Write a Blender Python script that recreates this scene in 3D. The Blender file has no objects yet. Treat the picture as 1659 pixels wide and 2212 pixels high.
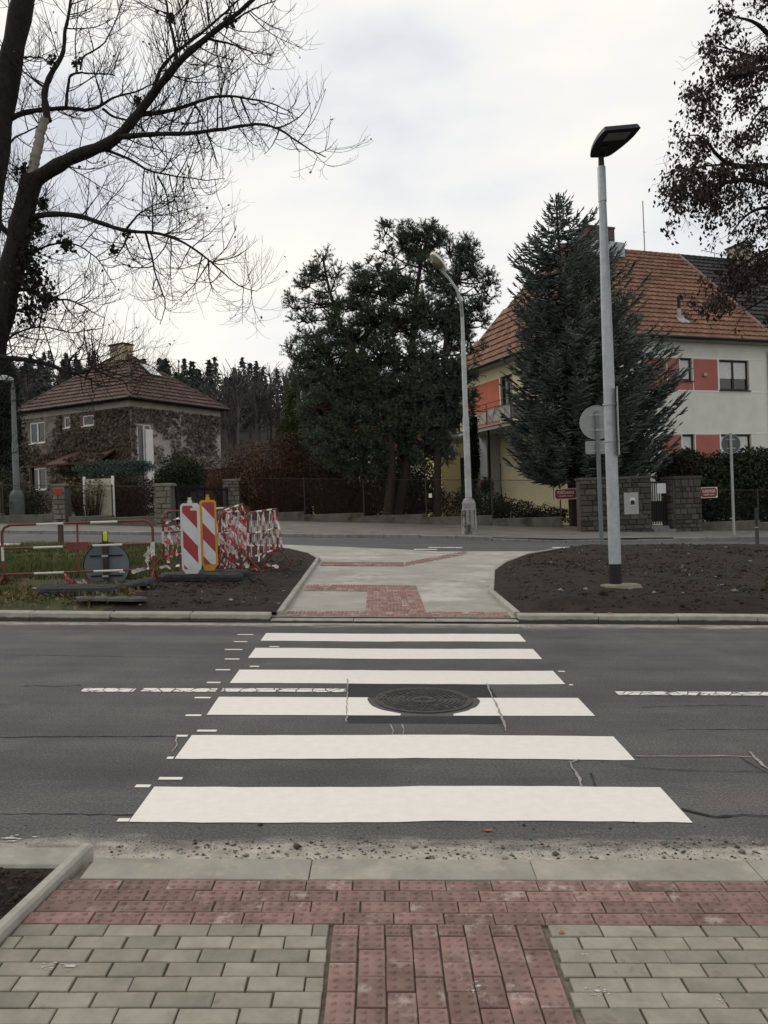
import bpy, math, random
import numpy as np
from mathutils import Matrix, Vector
rad = math.radians
rng = np.random.default_rng(7)
random.seed(7)
scene = bpy.context.scene
COL = scene.collection

# ------------------------------------------------------------------ camera
F, CX, CY, H = 1838.0, 829.5, 1106.0, 1.79        # focal length and centre in px of a 1659 x 2212 frame, eye height
def rx(a): c, s = math.cos(a), math.sin(a); return np.array([[1, 0, 0], [0, c, -s], [0, s, c]])
def rz(a): c, s = math.cos(a), math.sin(a); return np.array([[c, -s, 0], [s, c, 0], [0, 0, 1]])
BASE = np.array([[1, 0, 0], [0, 0, -1], [0, 1, 0.]])
def camrot(yaw, pitch, roll): return rz(-yaw) @ rx(-pitch) @ BASE @ rz(roll)
CG = camrot(rad(.45), rad(2.15), rad(.35))          # camera against the sloping street
CW = camrot(0, rad(.1), rad(-2.0))                  # camera against the plumb line
R = CW @ CG.T                                       # street frame -> world (the street climbs away and falls to the right)
R4 = Matrix([list(r) + [0] for r in R.tolist()] + [[0, 0, 0, 1]])
def G(u, v, w=0.0): return Vector((R @ np.array([u, v, w])).tolist())
def ray(x, y): return CG @ np.array([(x - CX) / F, -(y - CY) / F, -1])
def gp(x, y, w=0.0):
    d = ray(x, y); t = (w - H) / d[2]; p = np.array([0, 0, H]) + d * t
    return float(p[0]), float(p[1])
def at(x, y, v):                                    # world point seen at (x, y) at street depth v
    d = ray(x, y); p = np.array([0, 0, H]) + d * (v / d[1])
    return R @ p
cam_d = bpy.data.cameras.new('camera'); cam = bpy.data.objects.new('camera', cam_d); COL.objects.link(cam)
cam_d.sensor_fit = 'VERTICAL'; cam_d.sensor_height = 24; cam_d.lens = 24 * F / 2212
cam_d.clip_start = .05; cam_d.clip_end = 3000
m = Matrix([list(r) + [0] for r in CW.tolist()] + [[0, 0, 0, 1]]); m.translation = G(0, 0, H)
cam.matrix_world = m
scene.camera = cam

# ------------------------------------------------------------------ sky, sun, exposure
SUN_EL, SUN_AZ = 38, -55                            # azimuth from +Y towards +X
world = bpy.data.worlds.new('World'); scene.world = world; world.use_nodes = True
nt = world.node_tree; nt.nodes.clear()
out = nt.nodes.new('ShaderNodeOutputWorld'); bg = nt.nodes.new('ShaderNodeBackground')
sky = nt.nodes.new('ShaderNodeTexSky'); sky.sky_type = 'NISHITA'; sky.sun_disc = False
sky.sun_elevation = rad(SUN_EL); sky.sun_rotation = rad(SUN_AZ)
tc = nt.nodes.new('ShaderNodeTexCoord')
mp = nt.nodes.new('ShaderNodeMapping'); mp.inputs['Scale'].default_value = (1, 1, 2.4); mp.inputs['Location'].default_value = (0, 0, 0)
n1 = nt.nodes.new('ShaderNodeTexNoise'); n1.inputs['Scale'].default_value = 2.1; n1.inputs['Detail'].default_value = 5; n1.inputs['Roughness'].default_value = .5
cr = nt.nodes.new('ShaderNodeValToRGB')
e = cr.color_ramp.elements
e[0].position = .37; e[0].color = (.665, .685, .735, 1)
e[1].position = .61; e[1].color = (.985, .945, .865, 1)
k = e.new(.49); k.color = (.868, .864, .852, 1)
mul = nt.nodes.new('ShaderNodeVectorMath'); mul.operation = 'SCALE'; mul.inputs['Scale'].default_value = .10
mix = nt.nodes.new('ShaderNodeMix'); mix.data_type = 'RGBA'; mix.inputs['Factor'].default_value = .95
nt.links.new(tc.outputs['Generated'], mp.inputs['Vector']); nt.links.new(mp.outputs['Vector'], n1.inputs['Vector'])
nt.links.new(n1.outputs['Fac'], cr.inputs['Fac'])
nt.links.new(sky.outputs['Color'], mul.inputs[0])
nt.links.new(mul.outputs['Vector'], mix.inputs[6]); nt.links.new(cr.outputs['Color'], mix.inputs[7])
nt.links.new(mix.outputs[2], bg.inputs['Color']); bg.inputs['Strength'].default_value = 1.0
nt.links.new(bg.outputs['Background'], out.inputs['Surface'])
sun_d = bpy.data.lights.new('sun', 'SUN'); sun = bpy.data.objects.new('sun', sun_d); COL.objects.link(sun)
sun_d.energy = .95; sun_d.angle = rad(25); sun_d.color = (1, .93, .82)
sd = Vector((math.sin(rad(SUN_AZ)) * math.cos(rad(SUN_EL)), math.cos(rad(SUN_AZ)) * math.cos(rad(SUN_EL)), math.sin(rad(SUN_EL))))
sun.rotation_euler = sd.to_track_quat('Z', 'Y').to_euler()
scene.view_settings.view_transform = 'Standard'; scene.view_settings.look = 'None'
scene.view_settings.exposure = .12; scene.view_settings.gamma = 1
scene.view_settings.use_curve_mapping = False
scene.render.engine = 'CYCLES'
scene.cycles.max_bounces = 6; scene.cycles.transparent_max_bounces = 6

# ------------------------------------------------------------------ materials
def nodes_of(name):
    mt = bpy.data.materials.new(name); mt.use_nodes = True
    t = mt.node_tree; b = t.nodes['Principled BSDF']
    return mt, t, b
def link(t, a, b): t.links.new(a, b)
def mathn(t, op, a, b=None, c=None, clamp=False):
    n = t.nodes.new('ShaderNodeMath'); n.operation = op; n.use_clamp = clamp
    for i, x in enumerate((a, b, c)):
        if x is None: continue
        if hasattr(x, 'links'): t.links.new(x, n.inputs[i])
        else: n.inputs[i].default_value = x
    return n.outputs[0]
def ramp(t, fac, stops):
    n = t.nodes.new('ShaderNodeValToRGB'); el = n.color_ramp.elements
    el[0].position, el[0].color = stops[0][0], (*stops[0][1], 1)
    el[1].position, el[1].color = stops[-1][0], (*stops[-1][1], 1)
    for p, c in stops[1:-1]:
        q = el.new(p); q.color = (*c, 1)
    t.links.new(fac, n.inputs['Fac'])
    return n.outputs['Color']
def mixc(t, f, a, b, blend='MIX'):
    n = t.nodes.new('ShaderNodeMix'); n.data_type = 'RGBA'; n.blend_type = blend
    for i, x in ((0, f), (6, a), (7, b)):
        if hasattr(x, 'links'): t.links.new(x, n.inputs[i])
        elif i == 0: n.inputs[0].default_value = x
        else: n.inputs[i].default_value = (*x, 1)
    return n.outputs[2]
def noise(t, vec, scale, detail=4, rough=.6):
    n = t.nodes.new('ShaderNodeTexNoise'); n.inputs['Scale'].default_value = scale
    n.inputs['Detail'].default_value = detail; n.inputs['Roughness'].default_value = rough
    t.links.new(vec, n.inputs['Vector']); return n.outputs['Fac']
def coords(t, rand=True):
    tcn = t.nodes.new('ShaderNodeTexCoord')
    if not rand: return tcn.outputs['Object'], None
    oi = t.nodes.new('ShaderNodeObjectInfo'); ad = t.nodes.new('ShaderNodeVectorMath'); ad.operation = 'ADD'
    s = mathn(t, 'MULTIPLY', oi.outputs['Random'], 61.0)
    cb = t.nodes.new('ShaderNodeCombineXYZ')
    for i in range(3): t.links.new(s, cb.inputs[i])
    t.links.new(tcn.outputs['Object'], ad.inputs[0]); t.links.new(cb.outputs[0], ad.inputs[1])
    return ad.outputs[0], oi.outputs['Random']
def bump(t, b, h, strength, dist=.02):
    n = t.nodes.new('ShaderNodeBump'); n.inputs['Strength'].default_value = strength; n.inputs['Distance'].default_value = dist
    t.links.new(h, n.inputs['Height']); t.links.new(n.outputs['Normal'], b.inputs['Normal'])
def sc(c, k): return tuple(min(1, x * k) for x in c)
def M(name, c, var=.35, scale=6, rough=.8, bmp=.3, bscale=40, obj_var=.0, island=.0, metal=0, spec=.3, c2=None, bdist=.01, stains=None):
    """plain surface: two noise octaves of tone, fine bump, tone shift per object or per loose piece"""
    mt, t, b = nodes_of(name)
    v, rnd = coords(t)
    lo, hi = (sc(c, 1 - var), sc(c, 1 + var)) if c2 is None else (c, c2)
    f = noise(t, v, scale, 6, .65)
    col = ramp(t, f, [(.3, lo), (.7, hi)])
    if stains:
        f2 = noise(t, v, stains[1], 5, .7)
        col = mixc(t, ramp(t, f2, [(stains[2], (0, 0, 0)), (stains[2] + .12, (1, 1, 1))]), col, stains[0])
    if obj_var:
        k = mathn(t, 'MULTIPLY_ADD', rnd, 2 * obj_var, 1 - obj_var)
        col = mixc(t, 1.0, col, _gray(t, k), 'MULTIPLY')
    if island:
        g = t.nodes.new('ShaderNodeNewGeometry')
        k = mathn(t, 'MULTIPLY_ADD', g.outputs['Random Per Island'], 2 * island, 1 - island)
        col = mixc(t, 1.0, col, _gray(t, k), 'MULTIPLY')
    t.links.new(col, b.inputs['Base Color'])
    b.inputs['Roughness'].default_value = rough; b.inputs['Metallic'].default_value = metal
    b.inputs['Specular IOR Level'].default_value = spec
    if bmp: bump(t, b, noise(t, v, bscale, 5, .7), bmp, bdist)
    return mt
def _gray(t, k):
    cb = t.nodes.new('ShaderNodeCombineColor')
    for i in range(3): t.links.new(k, cb.inputs[i])
    return cb.outputs[0]

MT = {}
def mat(key, *a, **k):
    if key not in MT: MT[key] = M(key, *a, **k)
    return MT[key]

# ------------------------------------------------------------------ mesh building
class MB:
    def __init__(s): s.v, s.f, s.m = [], [], []
    def add(s, vs, fs, mi=0):
        o = len(s.v); s.v += [tuple(p) for p in vs]; s.f += [tuple(i + o for i in f) for f in fs]; s.m += [mi] * len(fs); return s
    def box(s, x0, x1, y0, y1, z0, z1, mi=0, bev=0):
        if bev <= 0:
            vs = [(x, y, z) for z in (z0, z1) for y in (y0, y1) for x in (x0, x1)]
            return s.add(vs, [(0, 2, 3, 1), (4, 5, 7, 6), (0, 1, 5, 4), (2, 6, 7, 3), (0, 4, 6, 2), (1, 3, 7, 5)], mi)
        b = bev                                            # top edges chamfered
        lo = [(x0, y0, z0), (x1, y0, z0), (x1, y1, z0), (x0, y1, z0)]
        mi_ = [(x0, y0, z1 - b), (x1, y0, z1 - b), (x1, y1, z1 - b), (x0, y1, z1 - b)]
        hi = [(x0 + b, y0 + b, z1), (x1 - b, y0 + b, z1), (x1 - b, y1 - b, z1), (x0 + b, y1 - b, z1)]
        fs = [(3, 2, 1, 0), (8, 9, 10, 11)]
        for i in range(4):
            j = (i + 1) % 4; fs += [(i, j, 4 + j, 4 + i), (4 + i, 4 + j, 8 + j, 8 + i)]
        return s.add(lo + mi_ + hi, fs, mi)
    def prism(s, poly, z0, z1, mi=0):
        n = len(poly); vs = [(x, y, z0) for x, y in poly] + [(x, y, z1) for x, y in poly]
        return s.add(vs, [tuple(range(n - 1, -1, -1)), tuple(range(n, 2 * n))] + [(i, (i + 1) % n, n + (i + 1) % n, n + i) for i in range(n)], mi)
    def quad(s, a, b, c, d, mi=0): return s.add([a, b, c, d], [(0, 1, 2, 3)], mi)
    def tube(s, pts, r, n=8, mi=0, cap=True, mis=None):
        pts = [Vector(p) for p in pts]; K = len(pts); rs = r if isinstance(r, (list, tuple)) else [r] * K
        vs = []; up = None
        for i, p in enumerate(pts):
            d = (pts[min(i + 1, K - 1)] - pts[max(i - 1, 0)]).normalized()
            if up is None: up = Vector((0, 0, 1)) if abs(d.z) < .9 else Vector((1, 0, 0))
            a = d.cross(up).normalized(); bq = a.cross(d).normalized(); up = bq
            for k in range(n):
                th = 2 * math.pi * k / n; vs.append(p + (a * math.cos(th) + bq * math.sin(th)) * rs[i])
        o = len(s.v); s.v += [tuple(p) for p in vs]
        for i in range(K - 1):
            for k in range(n):
                k2 = (k + 1) % n
                s.f.append((o + i * n + k, o + i * n + k2, o + (i + 1) * n + k2, o + (i + 1) * n + k)); s.m.append(mis[i] if mis else mi)
        if cap:
            s.f.append(tuple(o + k for k in range(n - 1, -1, -1))); s.m.append(mis[0] if mis else mi)
            s.f.append(tuple(o + (K - 1) * n + k for k in range(n))); s.m.append(mis[-1] if mis else mi)
        return s
    def lathe(s, prof, n=24, c=(0, 0), mi=0):
        o = len(s.v)
        for r, z in prof:
            for k in range(n):
                th = 2 * math.pi * k / n; s.v.append((c[0] + r * math.cos(th), c[1] + r * math.sin(th), z))
        for i in range(len(prof) - 1):
            for k in range(n):
                k2 = (k + 1) % n; s.f.append((o + i * n + k, o + i * n + k2, o + (i + 1) * n + k2, o + (i + 1) * n + k)); s.m.append(mi)
        s.f.append(tuple(o + (len(prof) - 1) * n + k for k in range(n))); s.m.append(mi)
        s.f.append(tuple(o + k for k in range(n - 1, -1, -1))); s.m.append(mi)
        return s
    def mesh(s, name, mats, smooth=False):
        me = bpy.data.meshes.new(name); me.from_pydata(s.v, [], s.f); me.update()
        for q in (mats if isinstance(mats, (list, tuple)) else [mats]): me.materials.append(q)
        me.polygons.foreach_set('material_index', s.m)
        if smooth:
            me.polygons.foreach_set('use_smooth', [True] * len(s.f))
            try: me.set_sharp_from_angle(angle=rad(35))
            except Exception: pass
        return me
    def build(s, name, mats, parent=None, smooth=False, loc=None, rot=None): return ob(name, s.mesh(name, mats, smooth), parent, loc, rot)
def ob(name, me, parent=None, loc=None, rot=None, scale=None):
    o = bpy.data.objects.new(name, me); COL.objects.link(o)
    if parent is not None: o.parent = parent
    if loc is not None: o.location = loc
    if rot is not None: o.rotation_euler = rot
    if scale is not None: o.scale = scale
    return o
def tag(o, label=None, cat=None, group=None, kind=None):
    if label: o['label'] = label
    if cat: o['category'] = cat
    if group: o['group'] = group
    if kind: o['kind'] = kind
    return o
def thing(name, label, cat, loc=(0, 0, 0), rz_=0, group=None):
    o = bpy.data.objects.new(name, None); COL.objects.link(o); o.location = loc; o.rotation_euler = (0, 0, rz_)
    o.empty_display_size = .2
    return tag(o, label, cat, group)
def struct(name, mb, mats, parent=None, smooth=False, ground=True):
    o = mb.build(name, mats, parent, smooth)
    if ground and parent is None: o.matrix_world = R4
    if parent is None: o['kind'] = 'structure'
    return o
def npmesh(name, V, Fc, mats, smooth=False, mi=None):
    """V (n,3), Fc (m,k) fixed-size faces"""
    me = bpy.data.meshes.new(name); V = np.asarray(V, np.float32); Fc = np.asarray(Fc, np.int32)
    me.vertices.add(len(V)); me.vertices.foreach_set('co', V.ravel())
    k = Fc.shape[1]; me.loops.add(Fc.size); me.loops.foreach_set('vertex_index', Fc.ravel())
    me.polygons.add(len(Fc)); me.polygons.foreach_set('loop_start', np.arange(0, Fc.size, k, dtype=np.int32))
    for q in (mats if isinstance(mats, (list, tuple)) else [mats]): me.materials.append(q)
    if mi is not None: me.polygons.foreach_set('material_index', np.asarray(mi, np.int32))
    if smooth: me.polygons.foreach_set('use_smooth', np.ones(len(Fc), bool))
    me.update(calc_edges=True); me.validate()
    return me
def nrm(a): return a / np.maximum(np.linalg.norm(a, axis=-1, keepdims=True), 1e-9)
def btubes(P, r, S=3):
    """batch of tubes: P (N,K,3), r (N,K) -> verts, quads"""
    P = np.asarray(P, float); N, K, _ = P.shape
    d = np.empty_like(P); d[:, 1:-1] = P[:, 2:] - P[:, :-2]; d[:, 0] = P[:, 1] - P[:, 0]; d[:, -1] = P[:, -1] - P[:, -2]
    d = nrm(d); ref = np.where(np.abs(d[:, :1, 2:3]) < .85, np.array([0, 0, 1.]), np.array([1., 0, 0]))
    a = nrm(np.cross(d, np.broadcast_to(ref, d.shape))); b = np.cross(a, d)
    th = np.arange(S) * 2 * math.pi / S
    V = P[:, :, None, :] + r[:, :, None, None] * (a[:, :, None, :] * np.cos(th)[None, None, :, None] + b[:, :, None, :] * np.sin(th)[None, None, :, None])
    idx = np.arange(N * K * S).reshape(N, K, S)
    q = np.stack([idx[:, :-1, :], np.roll(idx, -1, 2)[:, :-1, :], np.roll(idx, -1, 2)[:, 1:, :], idx[:, 1:, :]], -1)
    return V.reshape(-1, 3), q.reshape(-1, 4)
def join(parts):
    Vs, Fs, o = [], [], 0
    for V, Q in parts:
        Vs.append(V); Fs.append(Q + o); o += len(V)
    return np.concatenate(Vs), np.concatenate(Fs)
def resample(pts, vals, K):
    pts = np.asarray(pts, float); vals = np.asarray(vals, float)
    s = np.r_[0, np.cumsum(np.linalg.norm(np.diff(pts, axis=0), axis=1))]; t = np.linspace(0, s[-1], K)
    # smooth (Catmull-like) by interpolating then averaging
    Q = np.stack([np.interp(t, s, pts[:, i]) for i in range(3)], 1)
    for _ in range(2): Q[1:-1] = (Q[:-2] + 2 * Q[1:-1] + Q[2:]) / 4
    return Q, np.interp(t, s, vals)

# ================================================================== ground
def vnoise(x, y, seed=0, oct=4, s=1.0):
    r = np.random.default_rng(seed); T = r.random((64, 64)); tot = np.zeros_like(x, dtype=float); amp = 1.; nrmz = 0
    for o in range(oct):
        xs, ys = x * s * 2 ** o + o * 7.3, y * s * 2 ** o + o * 3.1
        xi, yi = np.floor(xs).astype(int), np.floor(ys).astype(int); fx, fy = xs - xi, ys - yi
        fx, fy = fx * fx * (3 - 2 * fx), fy * fy * (3 - 2 * fy)
        a, b = T[xi % 64, yi % 64], T[(xi + 1) % 64, yi % 64]; c, d = T[xi % 64, (yi + 1) % 64], T[(xi + 1) % 64, (yi + 1) % 64]
        tot += amp * ((a * (1 - fx) + b * fx) * (1 - fy) + (c * (1 - fx) + d * fx) * fy); nrmz += amp; amp *= .5
    return tot / nrmz
def inpoly(x, y, poly):
    inside = np.zeros(x.shape, bool); n = len(poly)
    for i in range(n):
        (x0, y0), (x1, y1) = poly[i], poly[(i + 1) % n]
        if y0 == y1: continue
        c = ((y0 > y) != (y1 > y)) & (x < (x1 - x0) * (y - y0) / (y1 - y0) + x0); inside ^= c
    return inside
def edgedist(x, y, poly):
    d = np.full(x.shape, 1e9); n = len(poly)
    for i in range(n):
        (x0, y0), (x1, y1) = poly[i], poly[(i + 1) % n]; L2 = (x1 - x0) ** 2 + (y1 - y0) ** 2 + 1e-12
        t = np.clip(((x - x0) * (x1 - x0) + (y - y0) * (y1 - y0)) / L2, 0, 1)
        d = np.minimum(d, np.hypot(x - x0 - t * (x1 - x0), y - y0 - t * (y1 - y0)))
    return d
def hpatch(poly, step, base, amp, mound, seed, s=1.5):
    P = np.array(poly); x0, y0 = P.min(0); x1, y1 = P.max(0)
    xs, ys = np.arange(x0, x1 + step, step), np.arange(y0, y1 + step, step)
    X, Y = np.meshgrid(xs, ys); ins = inpoly(X, Y, poly); ed = edgedist(X, Y, poly)
    keep = ins | (ed < step * .7)
    e = np.where(ins, ed, 0); k = np.clip(e / .8, 0, 1); k = k * k * (3 - 2 * k)
    Z = base + mound * k + np.clip(e / .1, .15, 1) * amp * (vnoise(X, Y, seed, 5, s) - .5) * 2 + np.clip(e / .1, 0, 1) * amp * .35 * (vnoise(X, Y, seed + 5, 3, 9) - .5) * 2
    idx = np.arange(X.size).reshape(X.shape); cell = keep[:-1, :-1] & keep[1:, :-1] & keep[:-1, 1:] & keep[1:, 1:]
    q = np.stack([idx[:-1, :-1], idx[:-1, 1:], idx[1:, 1:], idx[1:, :-1]], -1)[cell]
    used, inv = np.unique(q, return_inverse=True)
    V = np.stack([X.ravel(), Y.ravel(), Z.ravel()], 1)[used]
    return V, inv.reshape(-1, 4)

# --- asphalt
def asphalt(name, base, sandy):
    mt, t, b = nodes_of(name)
    v, _ = coords(t, False)
    fine = noise(t, v, 62, 3, .85); mid = noise(t, v, 1.6, 6, .6)
    mpn = t.nodes.new('ShaderNodeMapping'); mpn.inputs['Scale'].default_value = (.12, 1.5, 1); t.links.new(v, mpn.inputs['Vector'])
    lane = noise(t, mpn.outputs[0], 1.1, 4, .6)
    col = ramp(t, fine, [(.28, sc(base, .45)), (.5, base), (.72, sc(base, 1.9))])
    col = mixc(t, ramp(t, noise(t, v, 140, 2, .5), [(.66, (0, 0, 0)), (.72, (.8, .8, .8))]), col, (.19, .185, .175))
    col = mixc(t, .8, col, ramp(t, mid, [(.3, (.74, .74, .76)), (.7, (1.22, 1.20, 1.16))]), 'MULTIPLY')
    col = mixc(t, .9, col, ramp(t, lane, [(.32, (.72, .73, .76)), (.68, (1.25, 1.23, 1.2))]), 'MULTIPLY')
    if sandy:
        sx = t.nodes.new('ShaderNodeSeparateXYZ'); t.links.new(v, sx.inputs[0])
        sm = t.nodes.new('ShaderNodeMapping'); sm.inputs['Scale'].default_value = (.8, 2.5, 1); t.links.new(v, sm.inputs['Vector'])
        dn = noise(t, sm.outputs[0], 2.2, 6, .65); gn = noise(t, v, 90, 4, .8)
        near = mathn(t, 'MULTIPLY', mathn(t, 'SUBTRACT', 4.17, sx.outputs[1]), 5.0)
        far = mathn(t, 'MULTIPLY', mathn(t, 'SUBTRACT', sx.outputs[1], 10.33), 5.0)
        mask = mathn(t, 'MAXIMUM', near, far)
        f = mathn(t, 'ADD', mask, mathn(t, 'MULTIPLY', mathn(t, 'SUBTRACT', dn, .46), 3.4))
        f = mathn(t, 'ADD', f, mathn(t, 'MULTIPLY', mathn(t, 'SUBTRACT', gn, .5), 2.6), clamp=True)
        # sparse dust further out
        d2 = ramp(t, noise(t, v, .55, 7, .75), [(.60, (0, 0, 0)), (.74, (.35, .35, .35))])
        col = mixc(t, d2, col, (.2, .19, .175))
        col = mixc(t, mathn(t, 'MULTIPLY', f, .86), col, ramp(t, noise(t, v, 9, 5, .7), [(.3, (.27, .247, .205)), (.7, (.54, .50, .43))]))
    t.links.new(col, b.inputs['Base Color']); b.inputs['Roughness'].default_value = .86
    b.inputs['Specular IOR Level'].default_value = .25
    bump(t, b, noise(t, v, 120, 4, .8), .45, .006)
    return mt
m_asph = asphalt('asphalt', (.084, .083, .081), True)
m_asph2 = asphalt('asphalt_side', (.088, .088, .09), False)
m_patch = M('fresh_asphalt', (.026, .027, .030), .35, 30, .85, .5, 160)
m_kerb = M('kerb_concrete', (.315, .300, .262), .22, 7, .9, .5, 120, obj_var=.1, stains=((.15, .145, .13), 3.2, .6))
m_kerb_sand = M('sanded_kerb', (.300, .283, .243), .2, 4, .92, .5, 120, obj_var=.05, stains=((.39, .36, .30), 2.6, .52))
m_kerb_old = M('old_kerb', (.185, .185, .175), .3, 7, .9, .5, 90, obj_var=.14)
m_gpave = M('grey_paver', (.252, .234, .192), .2, 9, .9, .7, 130, obj_var=.17, stains=((.155, .14, .105), 4.5, .60), bdist=.004)
m_rpave = M('red_paver', (.208, .132, .115), .34, 8, .88, .5, 150, obj_var=.16, stains=((.36, .29, .265), 7, .57), bdist=.004)
m_rpave2 = M('red_paver_dusty', (.240, .140, .118), .3, 5, .9, .4, 120, obj_var=.14, stains=((.38, .31, .27), 3, .52))
m_bed = M('joint_sand', (.155, .135, .102), .4, 30, .95, .6, 120)
m_soil = M('soil', (.0255, .0175, .0122), .6, 5, .97, .9, 55, bdist=.03, stains=((.05, .042, .034), 30, .68))
m_dirt = M('ground_dirt', (.05, .05, .03), .4, .6, .95, .5, 20)
m_verge = M('verge_earth', (.034, .03, .018), .5, 3, .97, .8, 45, bdist=.03, c2=(.075, .085, .03), stains=((.075, .05, .028), 2.2, .58))
def paint(name, worn):
    mt, t, b = nodes_of(name); v, _ = coords(t, False)
    col = ramp(t, noise(t, v, 14, 5, .7), [(.3, (.675, .642, .595)), (.7, (.745, .712, .665))])
    tr = t.nodes.new('ShaderNodeMapping'); tr.inputs['Scale'].default_value = (1, .25, 1); t.links.new(v, tr.inputs['Vector'])
    col = mixc(t, ramp(t, noise(t, tr.outputs[0], 3.5, 6, .7), [(.60, (0, 0, 0)), (.80, (.30, .30, .30))]), col, (.56, .54, .49))
    hole = noise(t, v, 60, 5, .75)
    if worn:
        w2 = t.nodes.new('ShaderNodeTexVoronoi'); w2.feature = 'DISTANCE_TO_EDGE'; w2.inputs['Scale'].default_value = 9
        t.links.new(v, w2.inputs['Vector'])
        crk = mathn(t, 'LESS_THAN', w2.outputs['Distance'], .045)
        f = mathn(t, 'MAXIMUM', crk, mathn(t, 'GREATER_THAN', hole, .60))
    else: f = mathn(t, 'MULTIPLY', mathn(t, 'GREATER_THAN', hole, .705), .7)
    col = mixc(t, f, col, (.09, .09, .09))
    t.links.new(col, b.inputs['Base Color']); b.inputs['Roughness'].default_value = .75
    bump(t, b, noise(t, v, 130, 4, .8), .3, .004)
    return mt
m_paint, m_paint_old = paint('road_paint', False), paint('worn_road_paint', True)

struct('ground', MB().quad((-500, -120, -.10), (500, -120, -.10), (500, 700, -.10), (-500, 700, -.10)), m_dirt)
road = struct('road', MB().quad((-60, 3.55, 0), (60, 3.55, 0), (60, 10.75, 0), (-60, 10.75, 0)), m_asph)

# --- zebra stripes
CVX, CVY, CVR = .385, 6.86, .40
v0s = [(4.385, 4.895), (5.39, 5.895), (6.40, 6.935), (7.405, 7.93), (8.455, 8.965), (9.37, 9.84)]
def stripe(name, pts_left, pts_right, mt=None, z=.004):
    return MB().add([(x, y, z) for x, y in pts_left + pts_right], [tuple(range(len(pts_left) + len(pts_right)))]).build(name, mt or m_paint, road)
for i, (a, b) in enumerate(v0s):
    if i == 2:
        ys = np.linspace(b, a, 12); RR = .452
        half = [math.sqrt(max(RR * RR - (y - CVY) ** 2, .04)) for y in ys]
        jit = lambda: random.uniform(-.008, .008)
        stripe('crossing_stripe', [(-1.292, b), (-1.285, a)], [(CVX - h + jit(), y) for h, y in zip(half[::-1], ys[::-1])])
        stripe('crossing_stripe', [(CVX + h + jit(), y) for h, y in zip(half, ys)], [(1.668, a + .01), (1.664, b + .01)])
        continue
    n = 24; us = np.linspace(-1.285, 1.664, n)
    w = lambda u: .012 * math.sin(u * 2.1 + i) + .008 * (u > .2)
    wob = [random.uniform(-.005, .005) for _ in range(2 * n)]
    bot = [(u, a + w(u) + wob[j]) for j, u in enumerate(us)]
    top = [(u, b + w(u) + wob[n + j]) for j, u in enumerate(us)][::-1]
    stripe('crossing_stripe', bot, top)
def flat(name, x0, x1, y0, y1, mt, z=.004, skew=0): return MB().quad((x0, y0, z), (x1, y0, z), (x1 + skew, y1, z), (x0 + skew, y1, z)).build(name, mt, road)
for (a, b) in ((335, 550), (580, 885), (905, 1412)):
    ua, va = gp(a * .5291, 1316.7 + 330 * .5291); ub, vb = gp(b * .5291, 1316.7 + 330 * .5291)
    flat('centre_line_dash', ua, ub, va - .055, va + .065, m_paint_old)
flat('centre_line_dash', 2.03, 4.9, 7.05, 7.17, m_paint_old)
for a, b, y in ((970, 1035, 103), (955, 1010, 132), (1100, 1140, 152), (918, 990, 164), (918, 978, 203), (1020, 1058, 233), (880, 940, 247), (845, 900, 299), (795, 860, 361),
                (758, 822, 433), (805, 885, 496), (720, 766, 517), (682, 709, 607), (648, 745, 691), (553, 614, 722), (480, 528, 861)):
    ua, va = gp(a * .5291, 1316.7 + y * .5291); ub, _ = gp(b * .5291, 1316.7 + y * .5291)
    flat('setting_out_mark', ua, ub, va - .022, va + .022, m_paint, .0035)
for a, b, y in ((806, 842, 250), (850, 874, 304)):
    x = lambda q: (1400 + q * .979) / 1.8228
    ua, va = gp(x(a), (2400 + y * .979) / 1.8228); ub, _ = gp(x(b), (2400 + y * .979) / 1.8228)
    flat('setting_out_mark', ua + .02, ub, va - .02, va + .02, m_paint, .0035)
# fresh asphalt round the manhole, its joints and the cracks
for pts in (((-.235, 6.945), (1.0, 6.955), (.985, 7.40), (-.25, 7.395)), ((-.205, 6.20), (.925, 6.20), (.935, 6.39), (-.213, 6.39))):
    MB().add([(x, y, .002) for x, y in pts], [(0, 1, 2, 3)]).build('asphalt_patch', m_patch, road)
m_crack = M('crack_filler', (.27, .26, .235), .3, 40, .9, .3, 100)
m_crackd = M('dark_crack', (.02, .02, .02), .3, 40, .9, .3, 100)
def crack(pts, w, mt=None, z=.0065):
    pts = [Vector((*p, z)) for p in pts]; P = []
    for a, b in zip(pts, pts[1:]):
        n = max(2, int((b - a).length / .05))
        P += [a.lerp(b, i / n) for i in range(n)]
    P.append(pts[-1]); L, Rr = [], []
    for i, p in enumerate(P):
        d = (P[min(i + 1, len(P) - 1)] - P[max(0, i - 1)]).normalized(); s = Vector((-d.y, d.x, 0))
        q = p + s * random.uniform(-.006, .006) * (1 if len(P) > 6 else 0); ww = w * random.uniform(.25, 1.2)
        L.append(q + s * ww); Rr.append(q - s * ww)
    n = len(P); MB().add(L + Rr, [(i, n + i, n + i + 1, i + 1) for i in range(n - 1)]).build('crack', mt or m_crack, road)
def zb(x, y): return gp((1400 + x * .979) / 1.8228, (2400 + y * .979) / 1.8228)
crack([zb(1125, 592), zb(1300, 594), zb(1480, 592), zb(1600, 597)], .008)
crack([zb(1590, 575), zb(1610, 600), zb(1640, 630), zb(1690, 665)], .012)
crack([zb(1550, 600), zb(1600, 630), zb(1655, 660)], .005, m_crackd)
crack([zb(858, 612), zb(875, 640), zb(895, 670), zb(912, 715)], .009)
crack([zb(862, 620), zb(900, 605)], .006); crack([zb(945, 660), zb(965, 715)], .006, m_crackd)
crack([zb(1310, 805), zb(1450, 838), zb(1560, 828), zb(1720, 836)], .012, m_crackd)
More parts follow.
